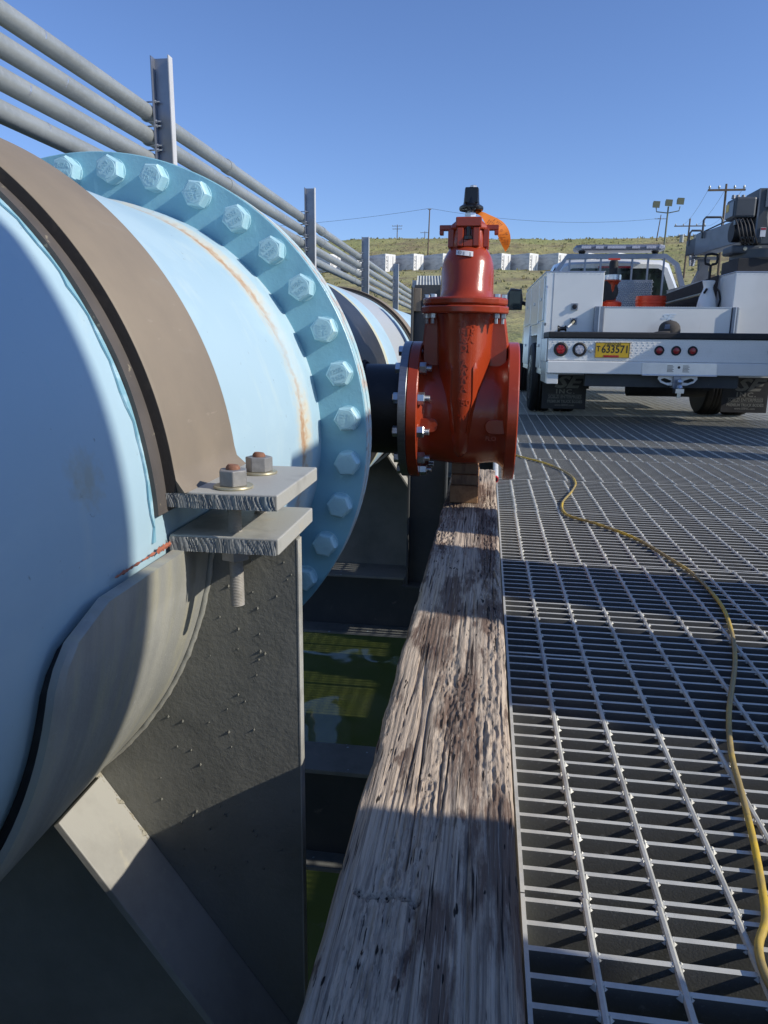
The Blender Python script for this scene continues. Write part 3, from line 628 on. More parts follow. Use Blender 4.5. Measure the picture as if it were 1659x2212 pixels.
# ================================================================ TIMBER, SHIMS, HOSE
def build_timber():
    x0, x1, y0, y1, z0, z1 = -.137, .0565, -.5, 3.35, .002, .19
    nx, ny = 120, 900
    def H(x, y):
        w = .006*noise.noise(Vector((x*9, y*1.1, 7)))
        xs = x+w
        g = 0
        a = noise.noise(Vector((xs*95, y*2.2, 0))); g -= max(0, a-.10)*.0050          # weather checks along the grain
        a = noise.noise(Vector((xs*230, y*4.5, 9))); g -= max(0, a)*.0036
        a = abs(noise.noise(Vector((xs*30, y*.9, 4)))); g -= .0055*max(0, 1-a/.016) if noise.noise(Vector((x*9, y*1.3, 1))) > .05 else 0
        b = noise.noise(Vector((xs*14, y*2.4, 20)))                                    # rotten, broken-up patches
        if b > .05: g -= min(1, (b-.05)*7)*(.0022+.0034*noise.noise(Vector((xs*110, y*26, 2)))+.0030*noise.noise(Vector((xs*260, y*60, 2))))
        for kx, ky, kr in ((-.078, .667, .013), (-.055, .843, .010), (-.02, 1.145, .009), (.02, 1.9, .010)):
            dx, dy = (x-kx), (y-ky)*.55; q = math.hypot(dx, dy)
            if q < kr*2.2: g += .0022*math.cos(q/kr*9)*max(0, 1-q/(kr*2.2))-.004*max(0, 1-q/(kr*.35))
        cr_ = abs(y-(.640+.10*(x+.09)*math.sin(x*60)+.004*noise.noise(Vector((x*90, 1, 1)))))
        if -.115 < x < -.045: g -= .010*max(0, 1-cr_/.0035)
        e = min(x-x0, x1-x)
        g -= .009*max(0, 1-e/.011)**2*(1+.7*noise.noise(Vector((y*9, x*4, 3)))) + (.012*max(0, 1-e/.016)*max(0, noise.noise(Vector((y*5, 1 if x < 0 else 8, 3)))))
        return g+.0018*noise.noise(Vector((x*6, y*2, 5)))
    vs = []; fs = []; n = nx+1
    for j in range(ny+1):
        y = y0+(y1-y0)*j/ny
        sl = .003*noise.noise(Vector((y*2, 0, 1)))+.0022*noise.noise(Vector((y*16, 0, 4))); sr = .0015*noise.noise(Vector((y*4, 3, 1)))+.001*noise.noise(Vector((y*30, 3, 1)))
        for i in range(n):
            u = i/nx; x = x0+(x1-x0)*u
            vs.append((x+sl*(1-u)**3+sr*u**3, y, z1+H(x, y)))
    for j in range(ny):
        for i in range(nx): a = j*n+i; fs.append((a, a+1, a+n+1, a+n))
    mb = MB(); mb.add(vs, fs)
    # sides, ends, bottom
    o = len(mb.v); L = []; Rr = []
    for j in range(ny+1):
        a = vs[j*n]; b = vs[j*n+nx]; L.append(a); Rr.append(b)
    for side, arr, xx in ((0, L, x0), (1, Rr, x1)):
        base = len(mb.v)
        for a in arr:
            for k in range(1, 7):
                z = a[2]+(z0-a[2])*k/6
                mb.v.append((a[0]+(-1 if side == 0 else 1)*(.001+.0035*noise.noise(Vector((z*60, a[1]*1.6, side*9)))), a[1], z))
        for j in range(ny):
            t0 = j*n+(0 if side == 0 else nx); t1 = t0+n
            p = base+j*6; q = p+6
            mb.f.append((t0, t1, q, p))
            for k in range(5): mb.f.append((p+k, q+k, q+k+1, p+k+1))
    m = mat('weathered timber', (.47, .375, .285), .85, 0,
            [(7, (9, .35, 9), .42, .60, (.56, .46, .35), .9, 6),
             (16, (9, .22, 9), .52, .64, (.24, .20, .165), .7, 6),
             (5.5, (2.2, .42, 2.2), .505, .56, (.12, .072, .052), .85, 8),
             (11, (1.8, .5, 1.8), .60, .64, (.085, .045, .034), .8, 8),
             (40, (8, .10, 8), .52, .60, (.19, .155, .125), .7, 4),
             (30, (12, .35, 12), .56, .64, (.55, .47, .38), .5, 4),
             (34, (6, .14, 6), .60, .65, (.020, .015, .013), .95, 3),
             (26, (3.5, .7, 3.5), .68, .70, (.012, .009, .008), .95, 2)],
            [(34, (5, .16, 5), .9, .0035, 5), (120, (3, .6, 3), .7, .002, 5)], spec=.25)
    ob = mb.build('timber', m, None, 70)
    tag(ob, 'long weathered gray and brown square timber lying along the deck edge', 'timber beam')
build_timber()
def wedge_block(z, dy, ya, yb, xa, xb, lab, s=0):
    t = thing('wood_block', (.5*(xa+xb), .5*(ya+yb), z), lab, 'wood block', 'wood blocks stacked under the valve')
    mb = MB(); mb.box(xa, xb, ya, yb, z, z+dy); o = mb.build('block', 'shim', t, 0, bevel=.002)
    mb = MB(); mb.box(xa+.002, xb-.002, ya-.0012, ya-.0002, z+.002, z+dy-.002); mb.build('end_grain', 'shimend' if s else 'shim', t, 0)
wedge_block(.191, .063, 2.585, 3.02, -.115, -.014, 'brown lumber block lying on the timber, bottom of the stack under the red valve')
wedge_block(.2547, .037, 2.60, 3.00, -.111, -.017, 'thin middle lumber piece of the stack under the red valve', 1)
wedge_block(.2924, .040, 2.615, 2.98, -.112, -.020, 'top lumber piece touching the underside of the red valve', 1)
pts = [(.24, 9.0), (.10, 7.2), (.06, 6.2), (.10, 5.5), (.203, 5.105), (.403, 4.736), (.501, 4.403), (.515, 4.101), (.465, 3.824), (.388, 3.52), (.384, 3.27), (.494, 3.115), (.608, 2.903), (.674, 2.652), (.715, 2.438), (.716, 2.167), (.68, 1.942), (.622, 1.726), (.534, 1.481), (.486, 1.311), (.464, 1.189), (.441, 1.062), (.418, .957), (.399, .885), (.373, .834), (.366, .784), (.378, .74), (.42, .69), (.55, .60), (.8, .5), (1.3, .45)]
def catmull(P, k=8):
    out = []
    for i in range(len(P)-1):
        p0, p1, p2, p3 = P[max(i-1, 0)], P[i], P[i+1], P[min(i+2, len(P)-1)]
        for j in range(k):
            t = j/k; out.append(tuple(.5*((2*b)+(-a+c)*t+(2*a-5*b+4*c-d)*t*t+(-a+3*b-3*c+d)*t**3) for a, b, c, d in zip(p0, p1, p2, p3)))
    out.append(P[-1]); return out
P3 = [(x, y, .0085) for x, y in catmull(pts)]
mb = MB(); mb.tube(P3, [.0056+.0004*noise.noise(Vector((i*.8, 0, 0))) for i in range(len(P3))], 10); tag(mb.build('air_hose', 'hose', None, 60), 'yellow air hose snaking over the grating, dirty along its middle', 'hose')
t = thing('plastic_pipe', (.095, 5.0, .02), 'white plastic pipe with red end lying on the grating beside the timber', 'pipe')
mb = MB(); mb.lathe([(.012, 0), (.0165, 0), (.0165, 2.6), (.012, 2.6)], (.072, 4.04, .018), (.012, 1, 0), 24, loop=True); mb.build('tube', 'pvc', t, 40)
mb = MB(); mb.lathe([(.0118, -.003), (.0174, -.003), (.0174, .03), (.0168, .032)], (.072, 4.04, .018), (.012, 1, 0), 24); mb.f = mb.f[:-2]; mb.build('pipe_end', 'redend', t, 40)
mb = MB(); mb.cyl((.072, 4.0368, .018), (.072, 4.0362, .018), .0120, n=20); mb.build('bore', 'ink', t)

# ================================================================ RED GATE VALVE
def build_valve():
    cx, cy, cz = -.068, 2.22, .555
    t = thing('gate_valve', (cx, cy, cz-.2), 'glossy red gate valve bolted to the black outlet, resting on wood blocks', 'valve')
    def bolt12(x, sgn, a): pass
    # flanges (face to face along X)
    for xa, xb, nm in ((-.2205, -.189, 'valve_flange'), (.058, .0895, 'valve_flange')):
        mb = MB(); s_ = 1
        mb.lathe([(.128, 0), (.2005, 0), (.2032, .003), (.2032, xb-xa-.003), (.2005, xb-xa), (.150, xb-xa), (.128, xb-xa)], (xa, cy, cz), (1, 0, 0), 96, loop=True); mb.build(nm, 'red', t, 35)
    mb = MB(); mb.lathe([(.13, 0), (.165, 0), (.165, .0015), (.13, .0015)], (-.2209, cy, cz), (1, 0, 0), 48, loop=True); mb.build('gasket', 'gasket', t)
    # body: horizontal barrel blended to the flat-oval wedge column
    mb = MB(); prof = []
    for i in range(25):
        u = i/24; x = -.190+(.249)*u; r = .150+.010*math.sin(PI*u)**2+.022*(max(0, 1-u/.14)**2+max(0, 1-(1-u)/.14)**2); prof.append((r, x+.190))
    mb.lathe(prof, (-.190, cy, cz), (1, 0, 0), 96); mb.build('body_barrel', 'red', t, 50)
    def oval(a, b, z, n=56, p=2.6):
        out = []
        for j in range(n):
            th = 2*PI*j/n; c, s_ = math.cos(th), math.sin(th)
            out.append((cx+.0+a*math.copysign(abs(c)**(2/p), c), cy+b*math.copysign(abs(s_)**(2/p), s_), z))
        return out
    rs = []
    TAB = ((.430, .020, .110, 2), (.450, .040, .138, 2), (.480, .056, .157, 2.05), (.530, .068, .170, 2.1), (.60, .074, .176, 2.15), (.66, .079, .178, 2.15), (.72, .0815, .179, 2.2), (.78, .083, .180, 2.2), (.815, .085, .181, 2.2), (.832, .090, .184, 2.3))
    for z, a, b, p in TAB:
        rs.append(oval(a, b, z, p=p))
    mb = MB(); mb.rings(rs); mb.build('body_column', 'red', t, 50)
    def surf(x, z):
        for (z0, a0, b0, p0), (z1, a1, b1, p1) in zip(TAB, TAB[1:]):
            if z0 <= z <= z1 or (z1, a1) == (TAB[-1][0], TAB[-1][1]):
                u = min(1, max(0, (z-z0)/(z1-z0))); a, b, p = a0+(a1-a0)*u, b0+(b1-b0)*u, p0+(p1-p0)*u; break
        return cy-b*max(.01, 1-min(.98, abs((x-cx)/a))**p)**(1/p)
    # raised pads on the column front
    for sx in (-1, 1):
        mb = MB(); q = []
        for k in range(25):
            z = .702-.195*k/24; w = .0105*min(1, (k+.6)/2.5)*(1-.35*k/24); e_ = .0045*min(1, k/2.0)
            xx = cx+sx*(.036 if z > .6 else .036-.16*(.6-z))
            q.append([(xx-w, surf(xx-w, z)+.0004, z), (xx-w*.55, surf(xx-w*.55, z)-e_, z), (xx+w*.55, surf(xx+w*.55, z)-e_, z), (xx+w, surf(xx+w, z)+.0004, z), (xx+w, surf(xx, z)+.012, z), (xx-w, surf(xx, z)+.012, z)])
        mb.rings(q); mb.build('cast_rib', 'red', t, 50)
    # flared cheeks joining column and flanges, and ribs below the bonnet flange
    for sx in (-1, 1):
        X0 = cx+sx*.075; XF = -.1895 if sx < 0 else .0585
        ztopf = .740
        poly = [(X0, .835), (cx+sx*.113, .835), (XF, ztopf+.012), (XF, ztopf-.24), (X0, .56)]
        mb = MB(); q = []
        for y, k in ((-.070, .0), (-.058, 1), (.058, 1), (.070, 0)):
            q.append([(x if k else x-(sx*.006 if abs(x-X0) > .001 else 0), cy+y, z if k else z-.004) for x, z in poly])
        mb.rings(q); mb.build('side_rib', 'red', t, 30)
        mb = MB(); zc = .525; xa, xb = sorted((cx+sx*(.120 if sx < 0 else .100), XF))
        pts_ = [(xa, zc-.022), (xb, zc-.022), (xb, zc+.022), (xa, zc+.022)]
        rr = [( (XF+(-sx)*.040)+(-sx)*.018*math.sin(PI*j/10), zc+.020*math.cos(PI*j/10)) for j in range(11)]
        poly = [(XF, zc+.020)]+rr+[(XF, zc-.020)]
        mb = MB(); mb.prism(poly, 'XZ', cy-.1615, cy-.13); mb.build('cast_pad', 'red', t, 30, bevel=.002)
    # bonnet flange pair: octagonal with rounded corners
    def octa(a, b, c):
        return [(cx-a+c, cy-b), (cx+a-c, cy-b), (cx+a-c*.3, cy-b+c*.4), (cx+a, cy-b+c), (cx+a, cy+b-c), (cx+a-c*.3, cy+b-c*.4), (cx+a-c, cy+b), (cx-a+c, cy+b), (cx-a+c*.3, cy+b-c*.4), (cx-a, cy+b-c), (cx-a, cy-b+c), (cx-a+c*.3, cy-b+c*.4)]
    mb = MB(); mb.prism(octa(.120, .212, .085), 'XY', .8325, .853); mb.build('lower_bonnet_flange', 'red', t, 30, bevel=.004)
    mb = MB(); mb.prism(octa(.1165, .209, .083), 'XY', .8545, .8745); mb.build('upper_bonnet_flange', 'red', t, 30, bevel=.005)
    # bonnet
    rs = []
    for z, a, b in ((.868, .094, .150), (.874, .082, .130), (.884, .0775, .118), (.90, .0765, .108), (.93, .0760, .098), (.955, .0755, .090), (.975, .0730, .083), (.990, .0690, .077), (1.003, .0625, .069), (1.013, .0565, .060), (1.018, .0530, .056)):
        rs.append(oval(a, b, z, p=2.1))
    mb = MB(); mb.rings(rs); mb.build('bonnet', 'red', t, 60)
    # stuffing box neck with four posts and a dark slot
    mb = MB(); mb.lathe([(.049, 1.010), (.0525, 1.020), (.052, 1.045), (.048, 1.068), (.040, 1.072)], (cx, cy, 0), (0, 0, 1), 48); 
    mb.build('neck', 'red', t, 50)
    for a in (0, 90, 180, 270):
        c, s_ = math.cos(R(a)), math.sin(R(a))
        rot = Matrix.Rotation(R(a), 3, 'Z')
        for k in (-1, 1):
            mb = MB(); mb.box(cx+k*.0225-.0095, cx+k*.0225+.0095, cy-.0580, cy-.040, 1.018, 1.069, rot=rot, piv=(cx, cy, 1.04)); mb.build('neck_post', 'red', t, 0, bevel=.003)
        mb = MB(); mb.box(cx-.014, cx+.014, cy-.0545, cy-.040, 1.037, 1.069, rot=rot, piv=(cx, cy, 1.04)); mb.build('slot_shadow_block', 'blackrubber', t, 0) if a == -1 else None
    mb = MB(); mb.box(cx-.013, cx+.013, cy-.0575, cy-.0480, 1.018, 1.037); mb.build('slot_sill', 'red', t, 0, bevel=.002)
    mb = MB(); mb.cyl((cx, cy-.050, 1.045), (cx, cy-.050, 1.071), .0075, n=16); mb.hexa((cx, cy-.050, 1.0375), (0, 0, 1), .022, .010); mb.build('gland_bolt', 'blackgloss', t, 30)
    # gland plate and arms with hooked ends
    rs = []
    for z, r in ((1.066, .0545), (1.072, .0560), (1.080, .0530), (1.094, .0360), (1.0985, .0330)):
        rs.append([(cx+r*f*math.cos(R(a)), cy+r*f*math.sin(R(a)), z) for a, f in ((-62, 1.05), (-28, 1.05), (28, 1.05), (62, 1.05), (118, 1.05), (152, 1.05), (208, 1.05), (242, 1.05))])
    mb = MB(); mb.rings(rs); mb.build('gland_plate', 'red', t, 30, bevel=.003)
    mb = MB(); mb.box(cx-.036, cx+.036, cy-.059, cy-.030, 1.0705, 1.0965); mb.build('gland_face', 'red', t, 0, bevel=.003)
    for sx in (-1, 1):
        mb = MB(); xa, xb = sorted((cx+sx*.038, cx+sx*.084)); mb.box(xa, xb, cy-.012, cy+.012, 1.068, 1.082)
        xa, xb = sorted((cx+sx*.072, cx+sx*.084)); mb.box(xa, xb, cy-.0118, cy+.0118, 1.056, 1.0685); mb.build('gland_arm', 'red', t, 0, bevel=.002)
    # stem nut and wrench nut
    mb = MB(); mb.hexa((cx+.002, cy, 1.0975), (0, 0, 1), .0300, .018, .08, .1); mb.build('stem_nut', 'zinc', t, 30)
    mb = MB(); mb.cyl((cx+.002, cy, 1.1155), (cx+.002, cy, 1.135), .0095, n=16); mb.build('stem', 'steel', t)
    mb = MB(); mb.lathe([(.012, 1.1235), (.0330, 1.1215), (.0345, 1.1255), (.0340, 1.131), (.0290, 1.1345), (.0235, 1.1375), (.0222, 1.145), (.0200, 1.178), (.0185, 1.1810), (.008, 1.1812)], (cx+.004, cy, 0), (0, 0, 1), 32); mb.build('wrench_nut_skirt', 'blackgloss', t, 40)
    mb = MB(); mb.box(cx+.004-.0185, cx+.004+.0185, cy-.0215, cy+.0215, 1.138, 1.1805); mb.build('wrench_nut', 'blackgloss', t, 0, bevel=.003)
    mb = MB(); mb.hexa((cx+.008, cy, 1.1815), (0, 0, 1), .018, .0065, .2); mb.build('cap_screw', 'zinc', t, 30)
    # flange bolts (12)
    for i in range(12):
        a = R(15+30*i); y, z = cy+.1810*math.cos(a), cz+.1810*math.sin(a)
        mb = MB(); mb.hexa((-.2440, y, z), (-1, 0, 0), .0270, .0150, .1, i); mb.build('flange_bolt', 'zinc', t, 30)
        mb = MB(); mb.hexa((-.1885, y, z), (1, 0, 0), .0300, .0190, .1, i*.7); mb.lathe([(.0085 if k % 2 else .0095, .0188+k*.0010) for k in range(16)], (-.1885, y, z), (1, 0, 0), 12); mb.build('flange_nut', 'zinc', t, 30)
    for sx in (-1, 1):
        for (dx, dy) in ((.086, -.158), (.104, -.130), (.106, -.05), (.106, .05), (.104, .130), (.086, .158)):
            x, y = cx+sx*dx, cy+dy
            mb = MB(); mb.hexa((x, y, .8320), (0, 0, -1), .0175, .0120, .1, .3); mb.cyl((x, y, .822), (x, y, .806), .0050, n=10); mb.build('bonnet_nut', 'zinc', t, 30)
            mb = MB(); mb.hexa((x, y, .8750), (0, 0, 1), .0165, .0085, .1, .5); mb.build('bonnet_bolt', 'zinc', t, 30)
    # cast lettering
    def ft(s_, size, z, x=cx+.006, y=None):
        b = {0: 0}
        yy = cy-.181 if z > .72 else cy-.181+.006*((.72-z)/.12)+(.012*max(0, (.60-z)/.055))
        mb = MB(); mb.text(s_, size, face_cam(x, (y if y else yy)+.0002, z), .0030, bold=.0009, sx=1.08)
        mb.v = [(v[0], surf(v[0], v[2])+(v[1]-((y if y else yy)+.0002))*.75+.0004, v[2]) for v in mb.v]
        mb.build('cast_lettering', 'red', t, 0)
    ft('2024', .0245, .803); ft('0515', .0245, .782); ft('USA', .0235, .761); ft('DI', .0265, .739)
    ft('A', .0265, .699, y=cy-.1800); ft('W', .0250, .677, y=cy-.1790); ft('W', .0250, .655, y=cy-.1780); ft('A', .0265, .631, y=cy-.1768)
    ft('250', .0240, .592, y=cy-.1748); ft('W', .0240, .548, x=cx+.004, y=cy-.1715)
    mb = MB(); mb.text('FLO', .017, face_cam(.018, cy-.1590, .492) , .0014, bold=.0004); mb.build('cast_lettering', 'red', t, 0)
    # small white sticker wrapped on the bonnet
    mb = MB(); q = []
    def bon(x, z, off):
        b = .0775-(z-.990)*.60 if z > .99 else .0775
        a = .069-(z-.990)*.5 if z > .99 else .069
        return (x, cy-b*math.sqrt(max(.05, 1-((x-cx)/a)**2))-off-.0035, z)
    for i in range(9):
        u = i/8; x = -.100+.048*u; zt, zb = 1.0085-.006*u, .9945-.006*u
        q.append([bon(x, zt, .0012), bon(x, zb, .0012), bon(x, zb, 0), bon(x, zt, 0)])
    mb.rings(q); st = mb.build('sticker', 'sticker', t, 40)
    mb = MB()
    q = [bon(-.0905, 1.0005, .0018), ]
    for j in range(16):
        a0 = 2*PI*j/16; a1 = 2*PI*(j+1)/16
        mb.add([bon(-.0895+.0052*math.cos(a0), 1.0005+.0052*math.sin(a0), .0018), bon(-.0895+.0052*math.cos(a1), 1.0005+.0052*math.sin(a1), .0018), bon(-.0895+.0043*math.cos(a1), 1.0005+.0043*math.sin(a1), .0018), bon(-.0895+.0043*math.cos(a0), 1.0005+.0043*math.sin(a0), .0018)], [(0, 1, 2, 3)])
    for k in range(3):
        z = 1.0025-.0035*k
        mb.add([bon(-.080, z-.0005*1, .0018), bon(-.058, z-.0035, .0018), bon(-.058, z-.0050, .0018), bon(-.080, z-.0020, .0018)], [(0, 1, 2, 3)])
    mb.text('UL', .0062, face_cam(-.0895, bon(-.0895, 1.0005, .0019)[1], 1.0005), .0001)
    mb.build('sticker_print', 'ink', t, 0)
    K = 1.186
    def resize(o, c): o.location = (c[0]*K, c[1]*K, .75+(c[2]-.75)*K); o.scale = (K, K, K)
    resize(t, (cx, cy, cz-.2))
    # orange tag hung on the stem, curling down to the right
    g = thing('hang_tag', (.0, cy+.03, 1.05), 'curled orange paper tag hanging from the valve stem', 'tag')
    outer = [(-.052, 1.124), (-.030, 1.1200), (-.010, 1.1120), (.012, 1.1030), (.030, 1.0920), (.043, 1.0760), (.0500, 1.0580), (.0510, 1.0420), (.0470, 1.0270), (.0395, 1.0160)]
    inner = [(-.052, 1.115), (-.036, 1.1080), (-.024, 1.0900), (-.010, 1.0760), (.002, 1.0710), (.0090, 1.0640), (.0140, 1.0560), (.0200, 1.0440), (.0280, 1.0300), (.0380, 1.0145)]
    oo = catmull(outer, 4); ii = catmull(inner, 4); q = []
    for k, (a, b) in enumerate(zip(oo, ii)):
        u = k/len(oo); yb_ = cy+.012+.03*u; q.append([(a[0], yb_, a[1]), (b[0], yb_-.014*math.sin(PI*u), b[1]), (b[0], yb_-.014*math.sin(PI*u)+.0006, b[1]), (a[0], yb_+.0006, a[1])])
    mb = MB(); mb.rings(q); mb.build('tag_sheet', 'orange', g, 60)
    mb = MB(); rnd = random.Random(1)
    for k in range(9, len(oo)-6, 1):
        if k in (17, 18, 24): continue
        for w0, w1 in ((.16, .34), (.42, .60), (.66, .84)):
            if rnd.random() < .35: continue
            a, b = Vector((oo[k][0], 0, oo[k][1])), Vector((ii[k][0], 0, ii[k][1])); c, d = Vector((oo[k+1][0], 0, oo[k+1][1])), Vector((ii[k+1][0], 0, ii[k+1][1]))
            u0 = k/len(oo); u1 = (k+1)/len(oo)
            def PT(A, B, w, u): v = A.lerp(B, w); ys = cy+.012+.03*u; v.y = ys-(.014*math.sin(PI*u))*w-.0008; return v
            mb.add([PT(a, b, w0, u0), PT(a, b, w1, u0), PT(a, b, w1, u0).lerp(PT(c, d, w1, u1), .35), PT(a, b, w0, u0).lerp(PT(c, d, w0, u1), .35)], [(0, 1, 2, 3)])
    mb.build('tag_print', 'tagprint', g, 0)
    resize(g, (.0, cy+.03, 1.05))
build_valve()

# ================================================================ SERVICE TRUCK (local frame: x right of centre, y forward from the rear face)
def build_truck():
    T = thing('service_truck', (1.73, 7.2, 0), 'white utility service truck with crane, seen from behind on the deck', 'truck', None, R(1.4))
    OFF[T.name] = (0, 0, 0)
    def P(nm, m, mb, parent=None, ang=30, bevel=0): 
        p = parent or T; OFF.setdefault(p.name, (0, 0, 0)); OFF[p.name] = (0, 0, 0)
        return mb.build(nm, m, p, ang, bevel)
    def B(nm, m, *b, parent=None, bevel=.004): mb = MB(); mb.box(*b); return P(nm, m, mb, parent, 0, bevel)
    H = 1.17
    # rear work deck and bumper
    B('deck_edge', 'blackrubber', -H, H, .0, .62, .818, .879, bevel=.012)
    panel = B('tread_panel', 'white', -H, H, .012, .05, .612, .8178)
    mb = MB(); rnd = random.Random(1)
    for r_ in range(9):
        z = .622+.0235*r_
        for c in range(98):
            x = -H+.012+.024*c+(.012 if r_ % 2 else 0); s_ = 1 if (c+r_) % 2 else -1
            if x > H-.01: continue
            dx, dz = .0070, .0052*s_
            mb.add([(x-dx, .0119, z-dz-.0015), (x+dx, .0119, z+dz-.0015), (x+dx, .0119, z+dz+.0015), (x-dx, .0119, z-dz+.0015), (x-dx*.5, .0085, z-dz*.5), (x+dx*.5, .0085, z+dz*.5)], [(0, 1, 5, 4), (2, 3, 4, 5), (1, 2, 5), (3, 0, 4)])
    P('tread_lugs', 'white', mb, panel, 0)['kind'] = 'stuff'
    mb = MB()
    for c in range(98):
        x = -H+.012+.024*c; mb.box(x-.006, x+.006, .004, .0115, .6125, .6155)
    P('tread_lugs', 'alu', mb, panel, 0)['kind'] = 'stuff'
    B('bumper', 'white', -H, H, -.02, .10, .494, .610, bevel=.008)
    B('bumper_step', 'alu', -.30, .37, -.055, -.0205, .486, .497)
    B('bumper_plate', 'alu', -.30, .37, -.026, -.0205, .498, .606, bevel=.001)
    mb = MB(); mb.cyl((.03, -.030, .565), (.03, -.0262, .565), .012, n=16); P('bumper_hole', 'ink', mb)
    for x0 in (-.075, .065):
        mb = MB()
        for k in range(6): mb.box(x0, x0+.05+(.01 if k % 2 else 0), -.0268, -.0262, .578-.011*k, .583-.011*k)
        P('warning_label_print', 'ink', mb, None, 0)
    B('side_sill', 'alu', -H-.006, -H+.06, .02, .50, .40, .60)
    def lamp(x, z, r, m):
        mb = MB(); mb.lathe([(r*.75, 0), (r, 0), (r, .006), (r*.80, .016), (r*.78, .010)], (x, .0118, z), (0, -1, 0), 32); rim = P('lamp_rim', 'blackrubber', mb)
        mb = MB(); mb.lathe([(.0001, .013), (r*.45, .0125), (r*.80, .008), (r*.80, 0)][::-1], (x, .0118, z), (0, -1, 0), 28); P('lens', m, mb, rim)
        if r > .06:
            mb = MB()
            for (a, b) in [(0, 0)]+[(math.cos(R(60*k)), math.sin(R(60*k))) for k in range(6)]: mb.lathe([(.013, .0), (.0105, .0035), (.0001, .0045)], (x+a*.030, .0118-.0095, z+b*.030), (0, -1, 0), 12)
            P('lens_dots', m, mb, rim)
    for sx in (-1, 1):
        lamp(sx*1.05, .717, .066, 'redlens'); lamp(sx*.877, .717, .066, 'clearlens')
    for x in (-.152, 0., .147): lamp(x, .716, .044, 'redlens')
    mb = MB(); mb.lathe([(.014, 0), (.024, .0), (.024, .010), (.014, .012)], (-.775, .0118, .714), (0, -1, 0), 20); mb.box(-.785, -.767, -.003, .004, .695, .728); P('chrome_latch', 'zinc', mb)
    # licence plate
    lp = B('licence_plate', 'plateyellow', -.734, -.420, .000, .0105, .644, .785, bevel=.003)
    mb = MB(); mb.text('OREGON', .030, face_cam(-.577, -.0004, .7665), .0005, sx=1.15); mb.text('633571', .098, face_cam(-.551, -.0004, .7200), .0006, sx=.86, bold=.0012); mb.text('T', .068, face_cam(-.705, -.0004, .7245), .0006, sx=.8, bold=.001)
    P('plate_number', 'ink', mb, lp, 0)
    B('plate_sticker', 'redlens', -.655, -.515, -.0020, -.0003, .650, .668, parent=lp, bevel=0)
    mb = MB()
    for (a, b, c, d) in ((-.734, -.420, .644, .648), (-.734, -.420, .781, .785), (-.734, -.730, .644, .785), (-.424, -.420, .644, .785)): mb.box(a, b, -.0015, .0001, c, d)
    P('plate_border', 'wood', mb, lp, 0)
    # hitch
    mb = MB()
    for sx in (-1, 1):
        out = [(.03+sx*.03, .484), (.03+sx*.175, .484), (.03+sx*.178, .460), (.03+sx*.150, .425), (.03+sx*.085, .400), (.03+sx*.03, .398)]
        cx_, cz_ = .03+sx*.10, .445
        inn = [(cx_-sx*.045, cz_+.0), (cx_+sx*.02, cz_+.022), (cx_+sx*.05, cz_+.012), (cx_+sx*.045, cz_-.002), (cx_+sx*.0, cz_-.022), (cx_-sx*.045, cz_-.018)]
        n0 = len(mb.v)
        for y in (-.02, -.008):
            for a in out: mb.v.append((a[0], y, a[1]))
            for a in inn: mb.v.append((a[0], y, a[1]))
        for y in (0, 1):
            o_ = n0+y*12
            for k in range(6): mb.f.append((o_+k, o_+(k+1) % 6, o_+6+[1-1, 1, 2, 3, 4, 5][(k+1) % 6], o_+6+k))
        for k in range(6): mb.f.append((n0+k, n0+(k+1) % 6, n0+12+(k+1) % 6, n0+12+k)); mb.f.append((n0+6+k, n0+6+(k+1) % 6, n0+18+(k+1) % 6, n0+18+k))
    P('hitch_plate', 'white', mb, None, 20)
    B('hitch_receiver', 'darkalu', -.015, .055, -.05, .20, .375, .485)
    mb = MB(); mb.box(-.012, .062, -.15, -.05, .335, .375); mb.lathe([(.02, 0), (.03, .012), (.02, .03), (.012, .035), (.025, .06), (.018, .08), (.0001, .088)], (.03, -.11, .375), (0, 0, 1), 20); mb.cyl((.03, -.11, .335), (.03, -.11, .29), .018, n=12); P('tow_ball', 'zinc', mb, None, 40)
    B('cross_member', 'beam', -.80, .60, .06, .14, .375, .49)
    mb = MB(); 
    for sx in (-1, 1): mb.box(sx*.42-.04, sx*.42+.04, .1, 6.8, .42, .58)
    P('frame_rails', 'beam', mb, None, 0)
    mb = MB(); mb.cyl((-.95, 1.55, .39), (.95, 1.55, .39), .055, n=16); mb.lathe([(.05, -.2), (.15, -.08), (.17, 0), (.15, .08), (.05, .2)], (.05, 1.55, .39), (1, 0, 0), 24); P('rear_axle', 'blackrubber', mb, None, 40)
    for x in (-.65, .62):
        mb = MB(); mb.box(x-.035, x+.035, .95, 2.2, .30, .335); mb.cyl((x, 1.2, .25), (x+.05, 1.3, .60), .03, n=10); P('leaf_spring', 'blackrubber', mb, None, 0)
    mb = MB(); mb.cyl((-.3, .55, .38), (.45, .55, .38), .12, n=24); P('spare_tank', 'blackrubber', mb, None, 40)
    # mud flaps with lettering
    for sx, xc in ((-1, -.904), (1, .904)):
        fl = B('mud_flap', 'flap', xc-.225, xc+.225, .70, .712, .102, .470, bevel=.003)
        mb = MB(); s = .92
        mb.text('SE', .165, face_cam(xc+.015, .6992, .375), .0007, sx=1.55, bold=.006, shear=.35)
        mb.text('INC.', .062, face_cam(xc+.01, .6992, .282), .0007, sx=1.35, bold=.0018, sp=1.25)
        mb.text('SCELZI ENTERPRISES', .047, face_cam(xc+.01, .6992, .228), .0007, sx=.80, bold=.0012)
        mb.text('PREMIUM TRUCK BODIES', .040, face_cam(xc+.01, .6992, .178), .0007, sx=.80, bold=.0014)
        mb.text('www.SEINC.com', .030, face_cam(xc+.01, .6992, .142), .0007, sx=.95, bold=.0006)
        mb.box(xc-.17, xc+.18, .6985, .6995, .2525, .2550); mb.box(xc-.17, xc+.18, .6985, .6995, .2030, .2055)
